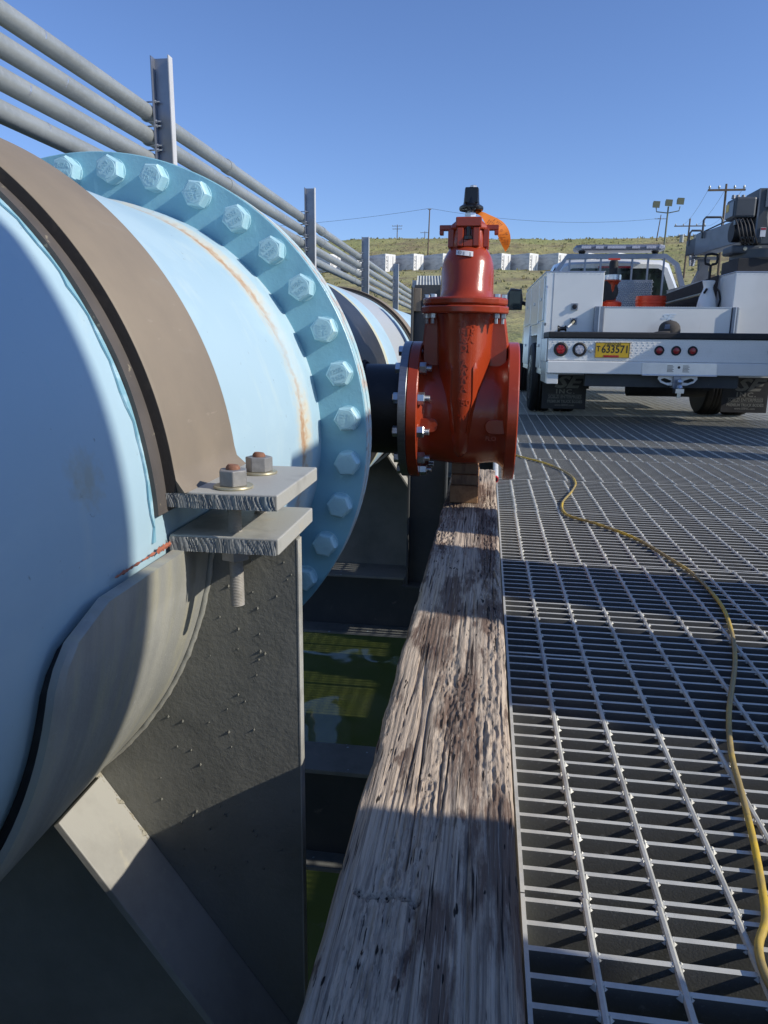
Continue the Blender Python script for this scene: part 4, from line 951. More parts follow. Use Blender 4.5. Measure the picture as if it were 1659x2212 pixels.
        P('flap_lettering', 'flapink', mb, fl, 0)
    B('bumper_bracket', 'white', -H+.002, -H+.11, .0, .05, .395, .490)
    # wheels
    def wheel(x, y, w, r=.39, out=-1):
        mb = MB(); mb.lathe([(r*.62, -w/2), (r*.92, -w/2), (r*.985, -w*.42), (r, -w*.3)]+[(r if k % 2 else r-.012, -w*.3+w*.6*k/8) for k in range(1, 8)]+[(r, w*.3), (r*.985, w*.42), (r*.92, w/2), (r*.62, w/2)], (x, y, r+.003), (1, 0, 0), 48)
        wl = P('wheel', 'blackrubber', mb, None, 30)
        mb = MB(); mb.lathe([(.0001, w*.3), (.08, w*.32), (.12, w*.2), (r*.55, w*.25), (r*.62, w*.49), (r*.64, w*.50)], (x, y, r+.003), (out, 0, 0), 32); P('rim', 'alu', mb, wl, 40)
    for x in (-1.085, -.80, .80, 1.085): wheel(x, 1.55, .235, out=-1 if x < 0 else 1)
    for x in (-1.0, 1.0): wheel(x, 5.35, .26, out=-1 if x < 0 else 1)
    # utility boxes either side of the bed
    for sx in (-1, 1):
        xa, xb = (-H-.005, -.615) if sx < 0 else (.615, H+.005)
        bx = MB()
        y0, y1 = .50, 3.05
        # body with wheel arch cut: build from boxes
        bx.box(xa, xb, y0, 1.02, .46, 1.457); bx.box(xa, xb, 1.02, 2.08, .86, 1.4569); bx.box(xa, xb, 2.08, y1, .46, 1.4568)
        body = P('utility_box', 'white', bx, None, 0, .006)
        xo = xa if sx < 0 else xb
        for (ya, yb, za, zb) in ((.56, 1.0, .52, .98), (.56, 1.0, 1.0, 1.42), (1.06, 2.04, .98, 1.42), (2.12, 3.0, .52, .98), (2.12, 3.0, 1.0, 1.42)):
            d = B('box_door', 'alu' if sx < 0 else 'white', min(xo, xo+sx*.014), max(xo, xo+sx*.014), ya, yb, za, zb, parent=body)
            B('door_handle', 'zinc', min(xo+sx*.015, xo+sx*.03), max(xo+sx*.015, xo+sx*.03), (ya+yb)/2-.05, (ya+yb)/2+.05, (za+zb)/2-.015, (za+zb)/2+.015, parent=body)
        B('top_lid', 'alu', xa-.008, xb+.004, y0-.004, y1, 1.457, 1.466)
        B('side_skirt', 'alu', min(xo, xo+sx*.012), max(xo, xo+sx*.012), .02, .5, .60, .816)
    # outlets on the rear of the left box
    for z in (1.128, .988):
        o = B('outlet_plate', 'darkalu', -.918, -.852, .488, .4995, z-.033, z+.033, bevel=.002)
        mb = MB(); mb.lathe([(.008, .016), (.020, .014), (.024, 0)][::-1], (-.885, .488, z), (0, -1, 0), 16); mb_ = P('outlet_cap', 'ink', mb, o)
        mb = MB()
        for a in (-1, 1):
            for b in (-1, 1): mb.blob((-.885+a*.026, .487, z+b*.026), .0045)
        P('outlet_screws', 'zinc', mb, o, 0)
    mb = MB(); mb.cyl((-.885, .47, .985), (-.930, .30, .955), .011, n=12); P('hose_coupling', 'washer', mb, None, 40)
    mb = MB(); mb.cyl((-.93, .30, .955), (-.975, .22, .922), .009, n=12); P('blue_hose_end', 'pvc', mb, None, 40)
    mb = MB(); mb.lathe([(.03, 0), (.034, .01), (.02, .03), (.018, .06), (.028, .075), (.028, .085)], (-1.065, .25, .908), (1, -.12, .06), 20); P('black_plug', 'blackgloss', mb, None, 40)
    # tailgate between the boxes
    tg = B('tailgate', 'white', -.600, .600, .46, .505, .882, 1.128, bevel=.004)
    mb = MB(); mb.text('SE', .075, face_cam(.0, .4592, 1.035), .0014, sx=1.6, bold=.003, shear=.35); P('tailgate_emblem', 'alu', mb, tg, 0)
    mb = MB()
    for c in range(50): mb.box(-.598+.024*c, -.586+.024*c, .455, .508, 1.1285, 1.1315)
    mb.box(-.600, .600, .456, .509, 1.124, 1.128); P('tread_cap', 'alu', mb, tg, 0)
    for x0, x1 in ((-.694, -.606), (.606, .655)):
        B('gate_post', 'darkalu', x0, x1, .435, .497, .880, 1.130, bevel=.003)
        B('gate_post_lip', 'alu', (x0+x1)/2-.006, (x0+x1)/2+.006, .425, .434, .885, 1.128, bevel=.002)
    B('vertical_hinge', 'zinc', .668, .680, .485, .497, .885, 1.13, bevel=.002)
    B('bed_floor', 'darkalu', -.61, .61, .5, 3.05, .86, .885)
    B('box_latch', 'alu', 1.03, 1.10, .488, .499, 1.33, 1.42, bevel=.004)
    for x in (-1.10, -1.02, -.70): B('box_seam', 'darkalu', x, x+.003, .4975, .4995, .90, 1.45, bevel=0) if x == -1.10 else None
    mb = MB()
    for k in range(12): mb.blob((-1.15+.045*k, .4975, 1.444), .004); mb.blob((.66+.045*k, .4975, 1.444), .004)
    P('box_rivets', 'alu', mb, None, 0)['kind'] = 'stuff'
    mb = MB(); mb.tube([(-1.165, .47, .95), (-1.165, .44, .97), (-1.165, .44, 1.30), (-1.165, .47, 1.32)], .010, 8); P('grab_handle', 'alu', mb, None, 40)
    # headache rack
    rk = MB(); 
    def bar(a, b, w=.05): rk.tube([a, b], w, 6)
    yk = 3.22; zt = 1.925
    pr = [(-.86, 1.46), (-.80, 1.70), (-.66, 1.905), (.60, 1.905), (.75, 1.80), (.87, 1.46)]
    mb = MB(); q = []
    for i, (x, z) in enumerate(pr):
        a = Vector((pr[max(i-1, 0)][0], pr[max(i-1, 0)][1])); b = Vector((pr[min(i+1, 5)][0], pr[min(i+1, 5)][1])); d = (b-a).normalized(); nn = Vector((-d.y, d.x))*.030
        q.append([(x+nn.x, yk-.03, z+nn.y), (x-nn.x, yk-.03, z-nn.y), (x-nn.x, yk+.03, z-nn.y), (x+nn.x, yk+.03, z+nn.y)])
    mb.rings(q); rack = P('headache_rack', 'darkalu', mb, None, 20)
    for i in range(7):
        x = -.625+.202*i; mb = MB(); mb.box(x-.012, x+.012, yk-.01, yk+.01, .95, 1.88); P('rack_bar', 'darkalu', mb, rack, 0)
    # light bar
    mb = MB(); q = []
    for x, w, h in ((-.58, .06, .012), (-.56, .12, .030), (-.50, .15, .036), (.50, .15, .036), (.56, .12, .030), (.58, .06, .012)):
        q.append([(x, 3.25-w, 2.005-h), (x, 3.25-w-.01, 2.005), (x, 3.25-w*.9, 2.005+h), (x, 3.25+w*.9, 2.005+h), (x, 3.25+w, 2.005), (x, 3.25+w, 2.005-h)])
    mb.rings(q); lb = P('light_bar', 'darkalu', mb, None, 20)
    for x0, x1 in ((-.50, -.38), (-.32, -.22), (-.17, .06), (.14, .24), (.32, .44), (.48, .54)):
        mb = MB(); mb.box(x0, x1, 3.082, 3.10, 1.988, 2.022); P('light_lens', 'clearlens', mb, lb, 0)
    for x in (-.47, .47): mb = MB(); mb.cyl((x, 3.25, 1.97), (x, 3.25, 1.93), .05, .03, n=12); P('light_bar_foot', 'blackrubber', mb, lb, 0)
    # cab
    yb = 3.40
    def sec(y, zb, zt, wb, wt, zs=1.28, ws=None):
        ws = ws or wb
        return [(-wb, y, zb), (-ws, y, zs), (-wt-.02, y, zt-.05), (-wt+.08, y, zt-.008), (0, y, zt+.012), (wt-.08, y, zt-.008), (wt+.02, y, zt-.05), (ws, y, zs), (wb, y, zb)]
    cab = MB(); cab.rings([sec(yb, .55, 1.83, .95, .66, 1.28, .93), sec(yb+.10, .52, 1.895, .98, .70, 1.28, .97), sec(yb+.7, .50, 1.935, 1.0, .72, 1.28, .99), sec(yb+1.5, .50, 1.90, 1.0, .70, 1.28, .99), sec(yb+2.1, .50, 1.35, 1.0, .92, 1.28, .99), sec(yb+3.1, .50, 1.22, .98, .85, 1.15, .96), sec(yb+3.3, .55, 1.05, .93, .80, .98, .92)]); cb = P('cab', 'white', cab, None, 40)
    mb = MB(); mb.prism([(-.80, 1.30), (-.63, 1.735), (-.56, 1.772), (.56, 1.772), (.63, 1.735), (.80, 1.30)], 'XZ', yb-.012, yb-.003); gl = P('rear_window', 'glass', mb, cb, 0)
    mb = MB(); mb.box(-.22, .22, yb-.02, yb-.0125, 1.775, 1.80); P('brake_light', 'redlens', mb, cb, 0)
    for sx in (-1, 1):
        mb = MB(); q = [(sx*1.0, yb+.25, 1.30), (sx*1.0, yb+1.75, 1.30), (sx*.765, yb+1.25, 1.80), (sx*.755, yb+.30, 1.82)]; mb.rings([q, [(a+sx*.006, b, c) for a, b, c in q]]); P('side_window', 'glass', mb, cb, 0)
        m2 = MB(); q = []
        xm = sx*1.235
        for y, s_ in ((4.70, .92), (4.73, 1), (4.83, .9), (4.88, .6)):
            q.append([(xm-.115*s_, y, 1.44-.16*s_), (xm+.115*s_, y, 1.44-.16*s_), (xm+.125*s_, y, 1.44), (xm+.10*s_, y, 1.44+.15*s_), (xm-.07*s_, y, 1.44+.17*s_), (xm-.12*s_, y, 1.44+.09*s_)])
        m2.rings(q); mr = P('mirror', 'blackgloss', m2, None, 40)
        m2 = MB(); m2.box(xm-.085, xm+.085, 4.694, 4.699, 1.34, 1.56); m2.box(xm-.08, xm+.08, 4.690, 4.698, 1.295, 1.335); P('mirror_glass', 'glass', m2, mr, 0)
        m2 = MB(); m2.cyl((xm-sx*.1, 4.78, 1.40), (sx*.99, 4.85, 1.36), .03, n=8); P('mirror_arm', 'blackrubber', m2, mr, 30)
    # crane on the right box
    B('crane_base', 'blackrubber', .66, 1.16, .62, 1.10, 1.467, 1.60)
    mb = MB(); mb.lathe([(.24, 0), (.27, .02), (.27, .10), (.20, .12)], (.93, .86, 1.585), (0, 0, 1), 32); P('crane_turntable', 'crane', mb, None, 30)
    B('turntable_arm', 'crane', .60, 1.25, .66, .95, 1.645, 1.725, bevel=.02)
    mb = MB(); 
    for x in (.72, .86, 1.0): mb.cyl((x, .655, 1.69), (x, .645, 1.69), .018, n=12)
    P('turntable_bolts', 'washer', mb, None, 30)
    B('crane_mast', 'crane', .80, 1.18, .68, 1.05, 1.726, 2.245, bevel=.015)
    B('crane_control_box', 'crane', .585, .785, .66, .92, 1.975, 2.165, bevel=.02)
    B('control_box_side', 'cranelight', .575, .5845, .68, .90, 1.99, 2.13)
    mb = MB(); mb.box(.573, .5748, .80, .88, 2.05, 2.12); P('yellow_label', 'plateyellow', mb, None, 0)
    B('mast_panel', 'cranelight', .865, .96, .668, .679, 2.07, 2.235)
    B('mast_label', 'sticker', .85, .90, .670, .679, 1.80, 1.885, bevel=0)
    mb = MB(); mb.box(.852, .898, .6685, .6697, 1.862, 1.882); P('mast_label_header', 'redlens', mb, None, 0)
    mb = MB(); 
    for i, x in enumerate((.60, .64, .69)): mb.cyl((x, .78, 2.166), (x, .78, 2.20), .02, .015, n=10)
    P('valve_caps', 'nut', mb, None, 30)
    for k, (x0, x1, z0, z1) in enumerate(((.60, .66, 1.905, 1.960), (.67, .78, 1.76, 1.80), (.815, .86, 1.74, 1.79))): B('valve_block', 'blackgloss', x0, x1, .64, .70, z0, z1)
    for k in range(5):
        mb = MB(); x = .60+.035*k; mb.tube([(x, .655, 1.96), (x+.01, .60, 1.90), (x+.04, .60, 1.80), (x+.08, .64, 1.74), (x+.12, .70, 1.73)], .008, 6); P('hydraulic_hose', 'blackrubber', mb, None, 40)
    mb = MB(); mb.tube([(.90, .668, 2.07), (.885, .65, 1.98), (.90, .65, 1.90), (.92, .65, 1.86)], .006, 6); P('control_cable', 'flapink', mb, None, 40)
    mb = MB(); mb.rings([[(.80+.005*0, .67, 1.73), (.80, .67, 2.24), (.815, .67, 2.24), (.815, .67, 1.73)], [(.80, .679, 1.73), (.80, .679, 2.24), (.815, .679, 2.24), (.815, .679, 1.73)]]); P('mast_edge', 'cranelight', mb, None, 0)
    mb = MB(); mb.cyl((.62, .80, 1.86), (.80, .80, 1.86), .095, n=24); P('winch_drum', 'blackrubber', mb, None, 30)
    d = Vector((-.12, 1.25, 0)); A = Vector((.80, 1.0, 1.89))
    def along(u, dx, dz): return (A.x+d.x*u+dx, A.y+d.y*u, A.z+d.z*u+dz)
    def boom(nm, m, u0, u1, w, h): 
        mb = MB(); mb.rings([[along(u, -w, -h), along(u, w, -h), along(u, w, h), along(u, -w, h)] for u in (u0, u1)]); return P(nm, m, mb, None, 0, .008)
    boom('crane_boom', 'cranelight', -.15, .80, .085, .115); boom('boom_extension', 'crane', .80, 1.05, .07, .085)
    mb = MB(); mb.tube([along(.0, .02, .10), along(.35, .0, .17), along(.95, .0, .14)], .008, 6); P('boom_cable', 'crane', mb, None, 30)
    mb = MB(); x, y, z = along(.62, 0, .095); mb.tube([(x-.10, y, z-.05), (x-.10, y, z+.14), (x-.08, y, z+.17), (x+.08, y, z+.17), (x+.10, y, z+.14), (x+.10, y, z-.05)], .012, 8); P('boom_guard', 'crane', mb, None, 30); mb = MB()
    x, y, z = along(.98, 0, .07); mb.tube([(x-.07, y, z-.05), (x-.07, y, z+.09), (x-.05, y, z+.12), (x+.05, y, z+.12), (x+.07, y, z+.09), (x+.07, y, z-.05)], .012, 8); P('boom_guard', 'crane', mb, None, 30)
    mb = MB(); x, y, z = along(1.0, 0, -.08); mb.cyl((x, y, z), (x, y+.02, z-.12), .05, .03, n=12); P('boom_hook', 'zinc', mb, None, 30)
    mb = MB(); x, y, z = along(.86, .06, -.12); mb.rings([[(x-.15, y-.05, z), (x+.15, y-.05, z), (x+.15, y+.05, z), (x-.15, y+.05, z)], [(x-.15, y-.05, z-.03), (x+.15, y-.05, z-.03), (x+.15, y+.05, z-.03), (x-.15, y+.05, z-.03)]]); mb.rings([[(x-.06, y-.04, z-.031), (x+.06, y-.04, z-.031), (x+.06, y+.04, z-.031), (x-.06, y+.04, z-.031)], [(x-.05, y-.04, 1.62), (x+.05, y-.04, 1.62), (x+.05, y+.04, 1.62), (x-.05, y+.04, 1.62)], [(x-.12, y-.04, 1.45), (x+.10, y-.04, 1.45), (x+.10, y+.04, 1.45), (x-.12, y+.04, 1.45)]]); P('boom_rest', 'cranelight', mb, None, 0)
    mb = MB(); mb.prism([(1.0, .90), (1.0, 1.235), (1.9, 1.22), (.62, 1.45), (.52, 1.50), (.52, .90)], 'YZ', .56, .575)
    mb = MB(); mb.rings([[(.12, 1.7, .90), (.60, 1.0, .90), (.60, 1.03, .90), (.12, 1.73, .90)], [(.12, 1.7, 1.27), (.60, .95, 1.475), (.60, .98, 1.475), (.12, 1.73, 1.27)]]); P('bed_splash_board', 'blackrubber', mb, None, 0)
    mb = MB(); mb.cyl((.14, 1.45, 1.19), (.50, .93, 1.30), .014, n=8); P('board_rail', 'washer', mb, None, 30)
    # --- loose things riding in the bed / on the deck
    def place(nm, x, y, z, lab, cat):
        v = T.matrix_basis @ Vector((x, y, z)); mw = Matrix.Translation(T.location) @ Matrix.Rotation(R(1.4), 4, 'Z'); v = mw @ Vector((x, y, z))
        o = thing(nm, tuple(v), lab, cat, None, R(1.4)); OFF[o.name] = (0, 0, 0); return o
    c = place('baseball_cap', -.035, .24, .8795, 'dark brown baseball cap with a flag patch resting on the truck deck edge', 'cap')
    mb = MB(); q = []
    for z, a, b in ((0, .098, .105), (.03, .099, .106), (.06, .094, .100), (.085, .080, .085), (.105, .055, .058), (.116, .020, .022)):
        q.append([(.015+a*math.cos(2*PI*j/28), b*math.sin(2*PI*j/28), z) for j in range(28)])
    mb.rings(q); mb.blob((.015, 0, .117), .008); cr = P('crown', 'cap', mb, c, 60)
    mb = MB(); q = []
    for i in range(9):
        u = -1+2*i/8; a = R(215+45*u); q.append([(.015+.095*math.cos(a), .10*math.sin(a), .012), (.015+(.095+.075*math.cos(u*1.35))*math.cos(a)-.0, (.10+.075*math.cos(u*1.35))*math.sin(a), .000+.010*(1-abs(u))*0), (.015+(.095+.075*math.cos(u*1.35))*math.cos(a), (.10+.075*math.cos(u*1.35))*math.sin(a), .004), (.015+.095*math.cos(a), .10*math.sin(a), .018)])
    mb.rings(q); P('brim', 'cap', mb, c, 60)
    mb = MB(); q = []
    for i in range(6):
        a = R(228+28*i/5); q.append([(.015+r*math.cos(a), (r+.006)*math.sin(a), z) for r, z in ((.1005, .035), (.091, .078), (.089, .078), (.0985, .035))])
    mb.rings(q); P('flag_patch', 'patch', mb, c, 60)
    c = place('bucket', -.01, 1.15, .886, 'orange red plastic bucket standing in the truck bed', 'bucket')
    mb = MB(); mb.lathe([(.001, .004), (.135, .004), (.138, .004), (.150, .30), (.157, .305), (.157, .315), (.152, .318), (.152, .335), (.158, .338), (.158, .350), (.153, .353), (.153, .385), (.150, .385), (.140, .30), (.13, .01), (.001, .01)], (0, 0, 0), (0, 0, 1), 40); P('pail', 'bucket', mb, c, 30)
    c = place('toolbox', .06, 2.6, .886, 'diamond plate aluminium toolbox in front of the cab window', 'toolbox')
    mb = MB(); mb.box(-.23, .23, -.15, .25, 0, .66); bx_ = P('box', 'darkalu', mb, c, 0, .004)
    mb = MB()
    for i in range(19):
        for j in range(24):
            x = -.22+.0245*i+(.012 if j % 2 else 0); z = .02+.0265*j; s_ = 1 if (i+j) % 2 else -1
            mb.add([(x-.008, -.1505, z-.008*s_-.004), (x+.008, -.1505, z+.008*s_-.004), (x+.008, -.1505, z+.008*s_+.004), (x-.008, -.1505, z-.008*s_+.004), (x, -.162, z)], [(0, 1, 4), (1, 2, 4), (2, 3, 4), (3, 0, 4)])
    P('tread_lugs', 'alu', mb, bx_, 0)['kind'] = 'stuff'
    c = place('spare_valve', -.42, 1.15, .886, 'second red valve with black top standing in the truck bed beside the left box', 'valve')
    mb = MB(); mb.lathe([(.11, 0), (.11, .32), (.075, .34)], (0, 0, 0), (0, 0, 1), 24); P('red_tub', 'bucket', mb, c, 30)
    mb = MB(); mb.cyl((-.05, -.05, .43), (-.05, .05, .43), .11, n=28); P('black_disc', 'blackrubber', mb, c, 30)
    mb = MB(); mb.lathe([(.05, .34), (.05, .42), (.055, .50), (.075, .53), (.085, .535), (.085, .55)], (0, 0, 0), (0, 0, 1), 24); P('neck', 'red', mb, c, 30)
    mb = MB(); mb.lathe([(.088, .551), (.088, .60), (.05, .605)], (0, 0, 0), (0, 0, 1), 24); P('collar', 'zinc', mb, c, 30)
    mb = MB(); mb.lathe([(.045, .60), (.048, .66), (.045, .74), (.03, .75)], (0, 0, 0), (0, 0, 1), 24); P('cap', 'blackrubber', mb, c, 30)
    mb = MB(); mb.box(-.06, .06, -.01, .01, .752, .77); P('red_handle', 'bucket', mb, c, 0)
    c = place('pump_sprayer', .49, .90, .886, 'white pump sprayer with black handle standing in the truck bed', 'sprayer')
    mb = MB(); mb.lathe([(.001, 0), (.095, 0), (.1, .02), (.095, .28), (.080, .36), (.048, .44), (.046, .46), (.062, .52), (.058, .525), (.02, .525)], (0, 0, 0), (0, 0, 1), 28); P('tank', 'white', mb, c, 40)
    mb = MB(); mb.cyl((0, 0, .52), (0, 0, .68), .013, n=10); mb.tube([(-.01, 0, .68), (-.052, 0, .69), (-.062, 0, .73), (-.055, 0, .775), (0, 0, .785), (.055, 0, .775), (.062, 0, .73), (.052, 0, .69), (.01, 0, .68)], .013, 8); P('pump_handle', 'blackrubber', mb, c, 40)
    mb = MB(); mb.tube([(.03, -.02, .50), (.10, -.03, .42), (.12, -.03, .34), (.10, -.05, .26), (.07, -.08, .18)], .010, 8); P('spray_hose', 'blackrubber', mb, c, 40)
    mb = MB(); mb.tube([(-.03, -.06, .44), (-.06, -.09, .40)], .012, 8); P('valve_knob', 'blackrubber', mb, c, 40)
build_truck()

# ================================================================ SHADE CASTERS ADDED OUTSIDE THE FRAME (they cast the shade bands on the deck)
def cabinet(x0, x1, y0, y1, h, lab, panels=1):  # invented cabinet, added out of view to cast shade on the deck
    t = thing('shade_cabinet', ((x0+x1)/2, (y0+y1)/2, 0), lab, 'cabinet', 'invented gray cabinets added to cast shade on the deck')
    mb = MB(); mb.box(x0, x1, y0, y1, .10, h); mb.build('housing', 'cabinet', t, 0, bevel=.008)
    mb = MB(); mb.box(x0+.03, x1-.03, y0+.03, y1-.03, .002, .0995); mb.build('plinth', 'beam', t, 0)
    mb = MB(); mb.box(x0-.018, x0-.001, y0+.03, y1-.03, .16, h-.05); d = mb.build('door', 'cabinet', t, 0, bevel=.004)
    mb = MB(); mb.box(x0-.045, x0-.019, y0+.07, y0+.09, h*.45, h*.45+.14); mb.build('handle', 'blackgloss', d, 0, bevel=.003)
cabinet(2.0, 2.6, -3.6, .254, 2.75, 'long tall gray cabinet added to cast shade, to the right of the camera, outside the picture')
cabinet(1.5, 1.9, -1.0, .487, 1.20, 'low gray cabinet added for its shade beside the tall one, outside the picture at the bottom right')
cabinet(1.80, 2.3, 1.127, 1.589, 1.84, 'narrow invented gray cabinet shading the deck, outside the right edge of the picture, nearer of two')
cabinet(1.80, 2.2, 1.83, 2.17, 1.38, 'low invented gray cabinet shading the deck, outside the right edge of the picture, farther of two')
cabinet(3.6, 4.5, 5.75, 7.1, 2.0, 'wide invented gray cabinet shading the deck, outside the picture at the right, behind the truck')
cabinet(3.6, 4.1, 4.92, 5.21, 2.0, 'slim invented gray cabinet shading the deck, outside the picture at the right, next to the wide one')

# ================================================================ BACKGROUND
def trailer(x, y, z, lab, first=[None]):
    if first[0]:
        c = copy_tree(first[0]); c.location = (x, y, z); c['label'] = lab; return c
    t = thing('semi_trailer', (0, 0, 0), lab, 'trailer', 'white semi trailers parked on the hillside', R(47)); OFF[t.name] = (0, 0, 0)
    mb = MB(); mb.box(-1.3, 1.3, .02, 12.5, .95, 4.25); mb.build('box_body', 'trailerside', t, 0)
    for sx in (-1, 1):
        xa, xb = sorted((sx*.01, sx*1.29)); mb = MB(); mb.box(xa, xb, -.06, .019, .9, 4.25); d = mb.build('rear_door', 'trailerrear', t, 0)
        OFF[d.name] = (0, 0, 0); mb = MB(); mb.box(sx*.62-.03, sx*.62+.03, -.12, -.06, 1.1, 3.9); mb.build('lock_rod', 'darkalu', d, 0)
    mb = MB()
    for i, ch in enumerate('ENZA'): mb.text(ch, .62, face_cam(-.95, -.065, 3.55-.62*i), .01)
    mb.build('door_lettering', 'ink', t, 0)
    mb = MB(); mb.box(-1.2, 1.2, .2, .4, .55, .75)
    for sx in (-1, 1): mb.cyl((sx*.8, 1.8, .5), (sx*1.25, 1.8, .5), .5, n=16); mb.cyl((sx*.8, 3.1, .5), (sx*1.25, 3.1, .5), .5, n=16); mb.box(sx*.9-.1, sx*.9+.1, 9.5, 9.7, .02, 1.1)
    mb.build('wheels_and_legs', 'blackrubber', t, 0)
    mb = MB(); mb.box(-1.32, -1.301, .3, 12.3, 1.12, 1.30); mb.build('lower_rail', 'hose', t, 0)
    t.location = (x, y, z); first[0] = t; return t
pxs = [-31, -25.5, -19.9, -14.3, -8.6, -3.0, 2.7, 8.0, 13.4, 18.9, 24.4]
words = ['leftmost white semi trailer, mostly behind the conduits', 'second white trailer from the left, seen between conduits', 'white trailer directly behind the third channel post', 'white trailer behind the fourth channel post', 'white trailer just right of the fourth channel post', 'white trailer just left of the red valve bonnet', 'white trailer hidden behind the red valve bonnet', 'white trailer just right of the red valve bonnet', 'white trailer between the valve and the truck', 'white trailer just left of the truck cab', 'rightmost white trailer, behind the truck']
for x, w in zip(pxs, words):
    y = 150; trailer(x, y, min(terr(x+3, y+3), terr(x, y))+.15+.0*x, w)

def pole(x, y, ztop, lab, arms=((-.6, 2.4),), lean=0, r=.16, transformer=False, back=0):
    zb = terr(x, y)-.3
    t = thing('utility_pole', (x, y, zb), lab, 'utility pole', 'wooden utility poles')
    top = Vector((x+lean, y, ztop))
    mb = MB(); mb.cyl((x, y, zb), top, r*.75, r*.5, n=10); mb.build('shaft', 'wood', t)
    for dz, w in arms:
        mb = MB(); mb.box(top.x-w/2, top.x+w/2, y-r-.12, y-r, ztop+dz-.065, ztop+dz+.065); mb.build('crossarm', 'wood', t, 0)
        mb = MB()
        for k in (-1, -.45, .45, 1): mb.lathe([(.05, 0), (.09, .1), (.05, .22)], (top.x+k*w*.46, y-r-.06, ztop+dz+.09), (0, 0, 1), 8)
        mb.build('insulators', 'galv', t, 30)
    if transformer:
        for k in (-.9, .9): mb = MB(); mb.cyl((top.x+k, y-.2, ztop-3.1), (top.x+k, y-.2, ztop-2.1), .28, n=12); mb.build('transformer', 'galv', t)
    return top
a1 = pole(-17.5, 210, 36.4, 'bare tall utility pole on the hill left of the valve top', ((-.15, .9),), .25, .30)
a3 = pole(48.7, 240, 39.1, 'utility pole on the hill crest left of the floodlight mast', ((-1.2, 3.6),), .7, .24)
a4 = pole(26.4, 110, 17.8, 'leaning utility pole with two crossarms and transformers right of the truck cab', ((-1.0, 4.1), (-2.3, 2.8)), .1, .20, True)
a5 = pole(16.9, 60, 12.4, 'closest utility pole with one crossarm left of the crane', ((-.45, 2.6),), -.15, .15)
a6 = pole(-31, 250, 38.6, 'distant small pole on the hill crest above the trailers', ((-.5, 3.4), (-1.4, 3)), 0, .22)
a7 = pole(-23, 262, 38.2, 'smallest distant pole on the hill crest', ((-.5, 3.0),), 0, .2)
a8 = pole(20.6, 70, 8.4, 'short wooden post behind the boom rest', ((-.3, .3),), 0, .16)
def wire(a, b, sag, lab, r=.02):
    mb = MB(); a, b = Vector(a), Vector(b); mb.tube([a.lerp(b, i/14)-Vector((0, 0, sag*4*(i/14)*(1-i/14))) for i in range(15)], r, 4)
    tag(mb.build('power_line', 'crane', None, 0), lab, 'power line', 'overhead power lines')
wire(a1+Vector((0, 0, .2)), (-110, 210, 32), 2.0, 'thin power line sagging left from the bare pole', .035)
wire(a1+Vector((0, 0, .2)), a3+Vector((0, 0, -1)), 2.2, 'thin power line running right behind the valve top', .035)
for k in (-1.2, 0, 1.2): wire(a5+Vector((k, 0, -.3)), a4+Vector((k*1.5, 0, -.8)), 1.0, 'thin power lines between the two near poles right of the floodlights', .012)
# floodlight mast
zb = terr(12.9, 60)-.3
t = thing('floodlight_mast', (12.9, 60, zb), 'tall mast with three square floodlights above the truck cab', 'light mast')
mb = MB(); mb.cyl((12.7, 60, zb), (12.82, 60, 10.9), .085, .055, n=10); mb.build('mast', 'lampgreen', t)
mb = MB(); mb.tube([(11.95, 60, 10.85), (12.0, 60, 10.55), (12.82, 60, 10.45), (13.6, 60, 10.6), (13.65, 60, 10.9)], .04, 6); mb.build('bracket', 'lampgreen', t)
for x, z in ((11.92, 11.05), (12.8, 11.15), (13.62, 11.25)):
    mb = MB(); mb.rings([[(x-.20, 60.2, z-.15), (x+.2, 60.2, z-.15), (x+.2, 60.2, z+.15), (x-.2, 60.2, z+.15)], [(x-.25, 59.8, z-.24), (x+.23, 59.8, z-.27), (x+.26, 59.8, z+.20), (x-.22, 59.8, z+.23)]]); l_ = mb.build('floodlight', 'lampgreen', t, 0); OFF[l_.name] = OFF[t.name]
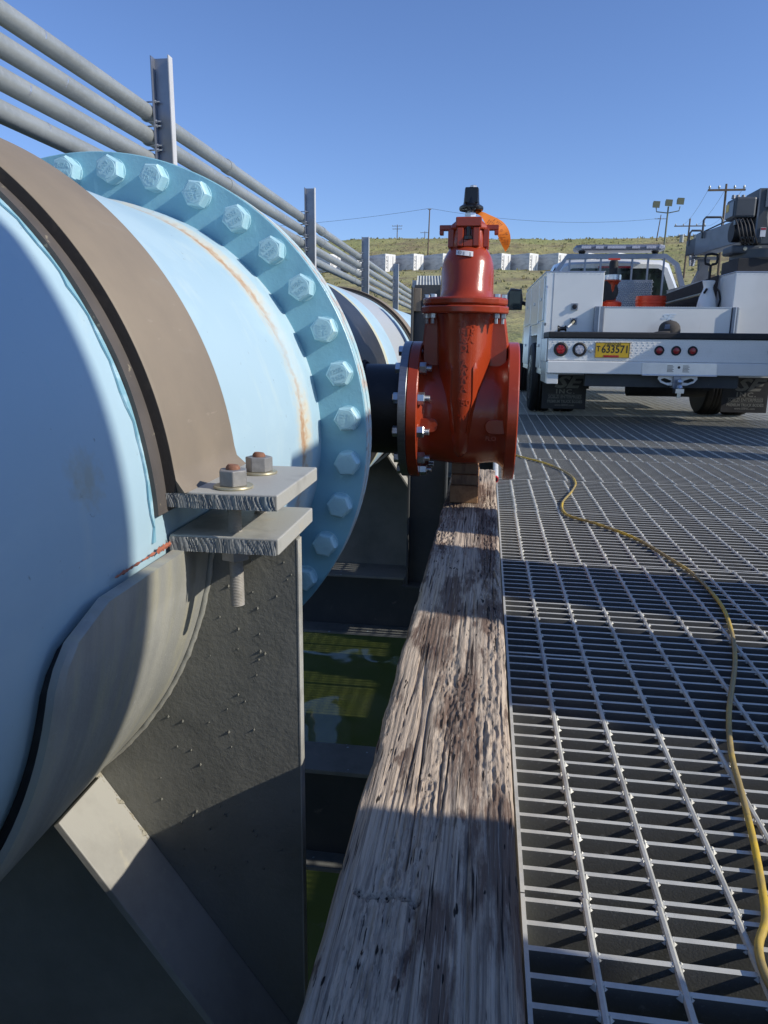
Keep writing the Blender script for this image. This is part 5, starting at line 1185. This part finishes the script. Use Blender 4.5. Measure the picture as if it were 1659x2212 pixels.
# wood fence and sheds far right, small corrugated box by the conduits
t = thing('plank_fence', (24, 66, terr(24, 66)), 'weathered wooden plank fence behind the truck below the hill', 'fence')
rnd = random.Random(9)
bm_ = MB(); bm_.box(-.18, .18, -.02, .02, 0, 1.9); pm = bm_.data('plank', 'wood', 0)
for i in range(44):
    x = -7+.40*i; inst('plank', pm, t, (x, 0, terr(24+x, 66)-terr(24, 66)+rnd.uniform(-.06, .02)), (0, rnd.uniform(-.02, .02), 0))
t = thing('corrugated_hood', (-1.55, 21.0, .4), 'small corrugated metal hood at the far end of the pipe', 'hood')
mb = MB(); q = []
for i in range(25):
    x = -2.05+.95*i/24; dy = .03*(i % 2); q.append([(x, 21.3+dy, 2.62), (x+(x+1.5)*.0+.30*(i/24), 20.6+dy, 1.6), (x+.30*(i/24), 20.62+dy, 1.6), (x, 21.32+dy, 2.62)])
mb.rings(q); mb.build('sheet', 'galv', t, 0)
mb = MB()
for x in (-2.0, -.85): mb.box(x-.04, x+.04, 20.8, 20.88, -1, 2.2)
mb.build('legs', 'darkalu', t, 0)
# far bank wall with steps that closes the basin
t = thing('basin_wall', (0, 23, -3), 'pale concrete basin wall at the far end of the deck', 'wall')
mb = MB(); mb.box(-40, 40, 22.6, 23.0, -3, -.15); mb.build('wall_face', 'concrete', t, 0)

t = thing('sun_block_channel', (.03, .8, -.265), 'dark steel channel added under the timber to block sunlight below the deck', 'beam')  # added to stop sun streaks reaching the saddle web and brace
mb = MB(); mb.box(.044, .052, -.7, 2.25, -.262, -.002); mb.build('channel_web', 'beam', t, 0)
mb = MB(); mb.box(.0525, .072, -.7, 2.25, -.262, -.252); mb.build('channel_lip', 'beam', t, 0)
t = thing('sky_block_box', (-.75, -1.1, -.03), 'dark steel box added behind the camera to keep sky light out of the pit, outside the picture', 'light blocker')  # unseen box added to cut sky light falling on the saddle
mb = MB(); mb.box(-1.25, -.30, -1.35, -.80, -.028, .62); mb.build('box', 'beam', t, 0, bevel=.01)
mb = MB(); mb.box(-1.27, -.28, -1.37, -.78, .6205, .70); mb.build('lid', 'beam', t, 0, bevel=.01)
t = thing('pit_shade_block', (-1.7, -3, -3), 'dark block added behind the camera to keep the pit dark, outside the picture', 'wall')  # unseen block added to shield the pit from sky light
mb = MB(); mb.box(-3.2, -.2, -5, -.75, -3, -.03); mb.build('block', 'beam', t, 0)
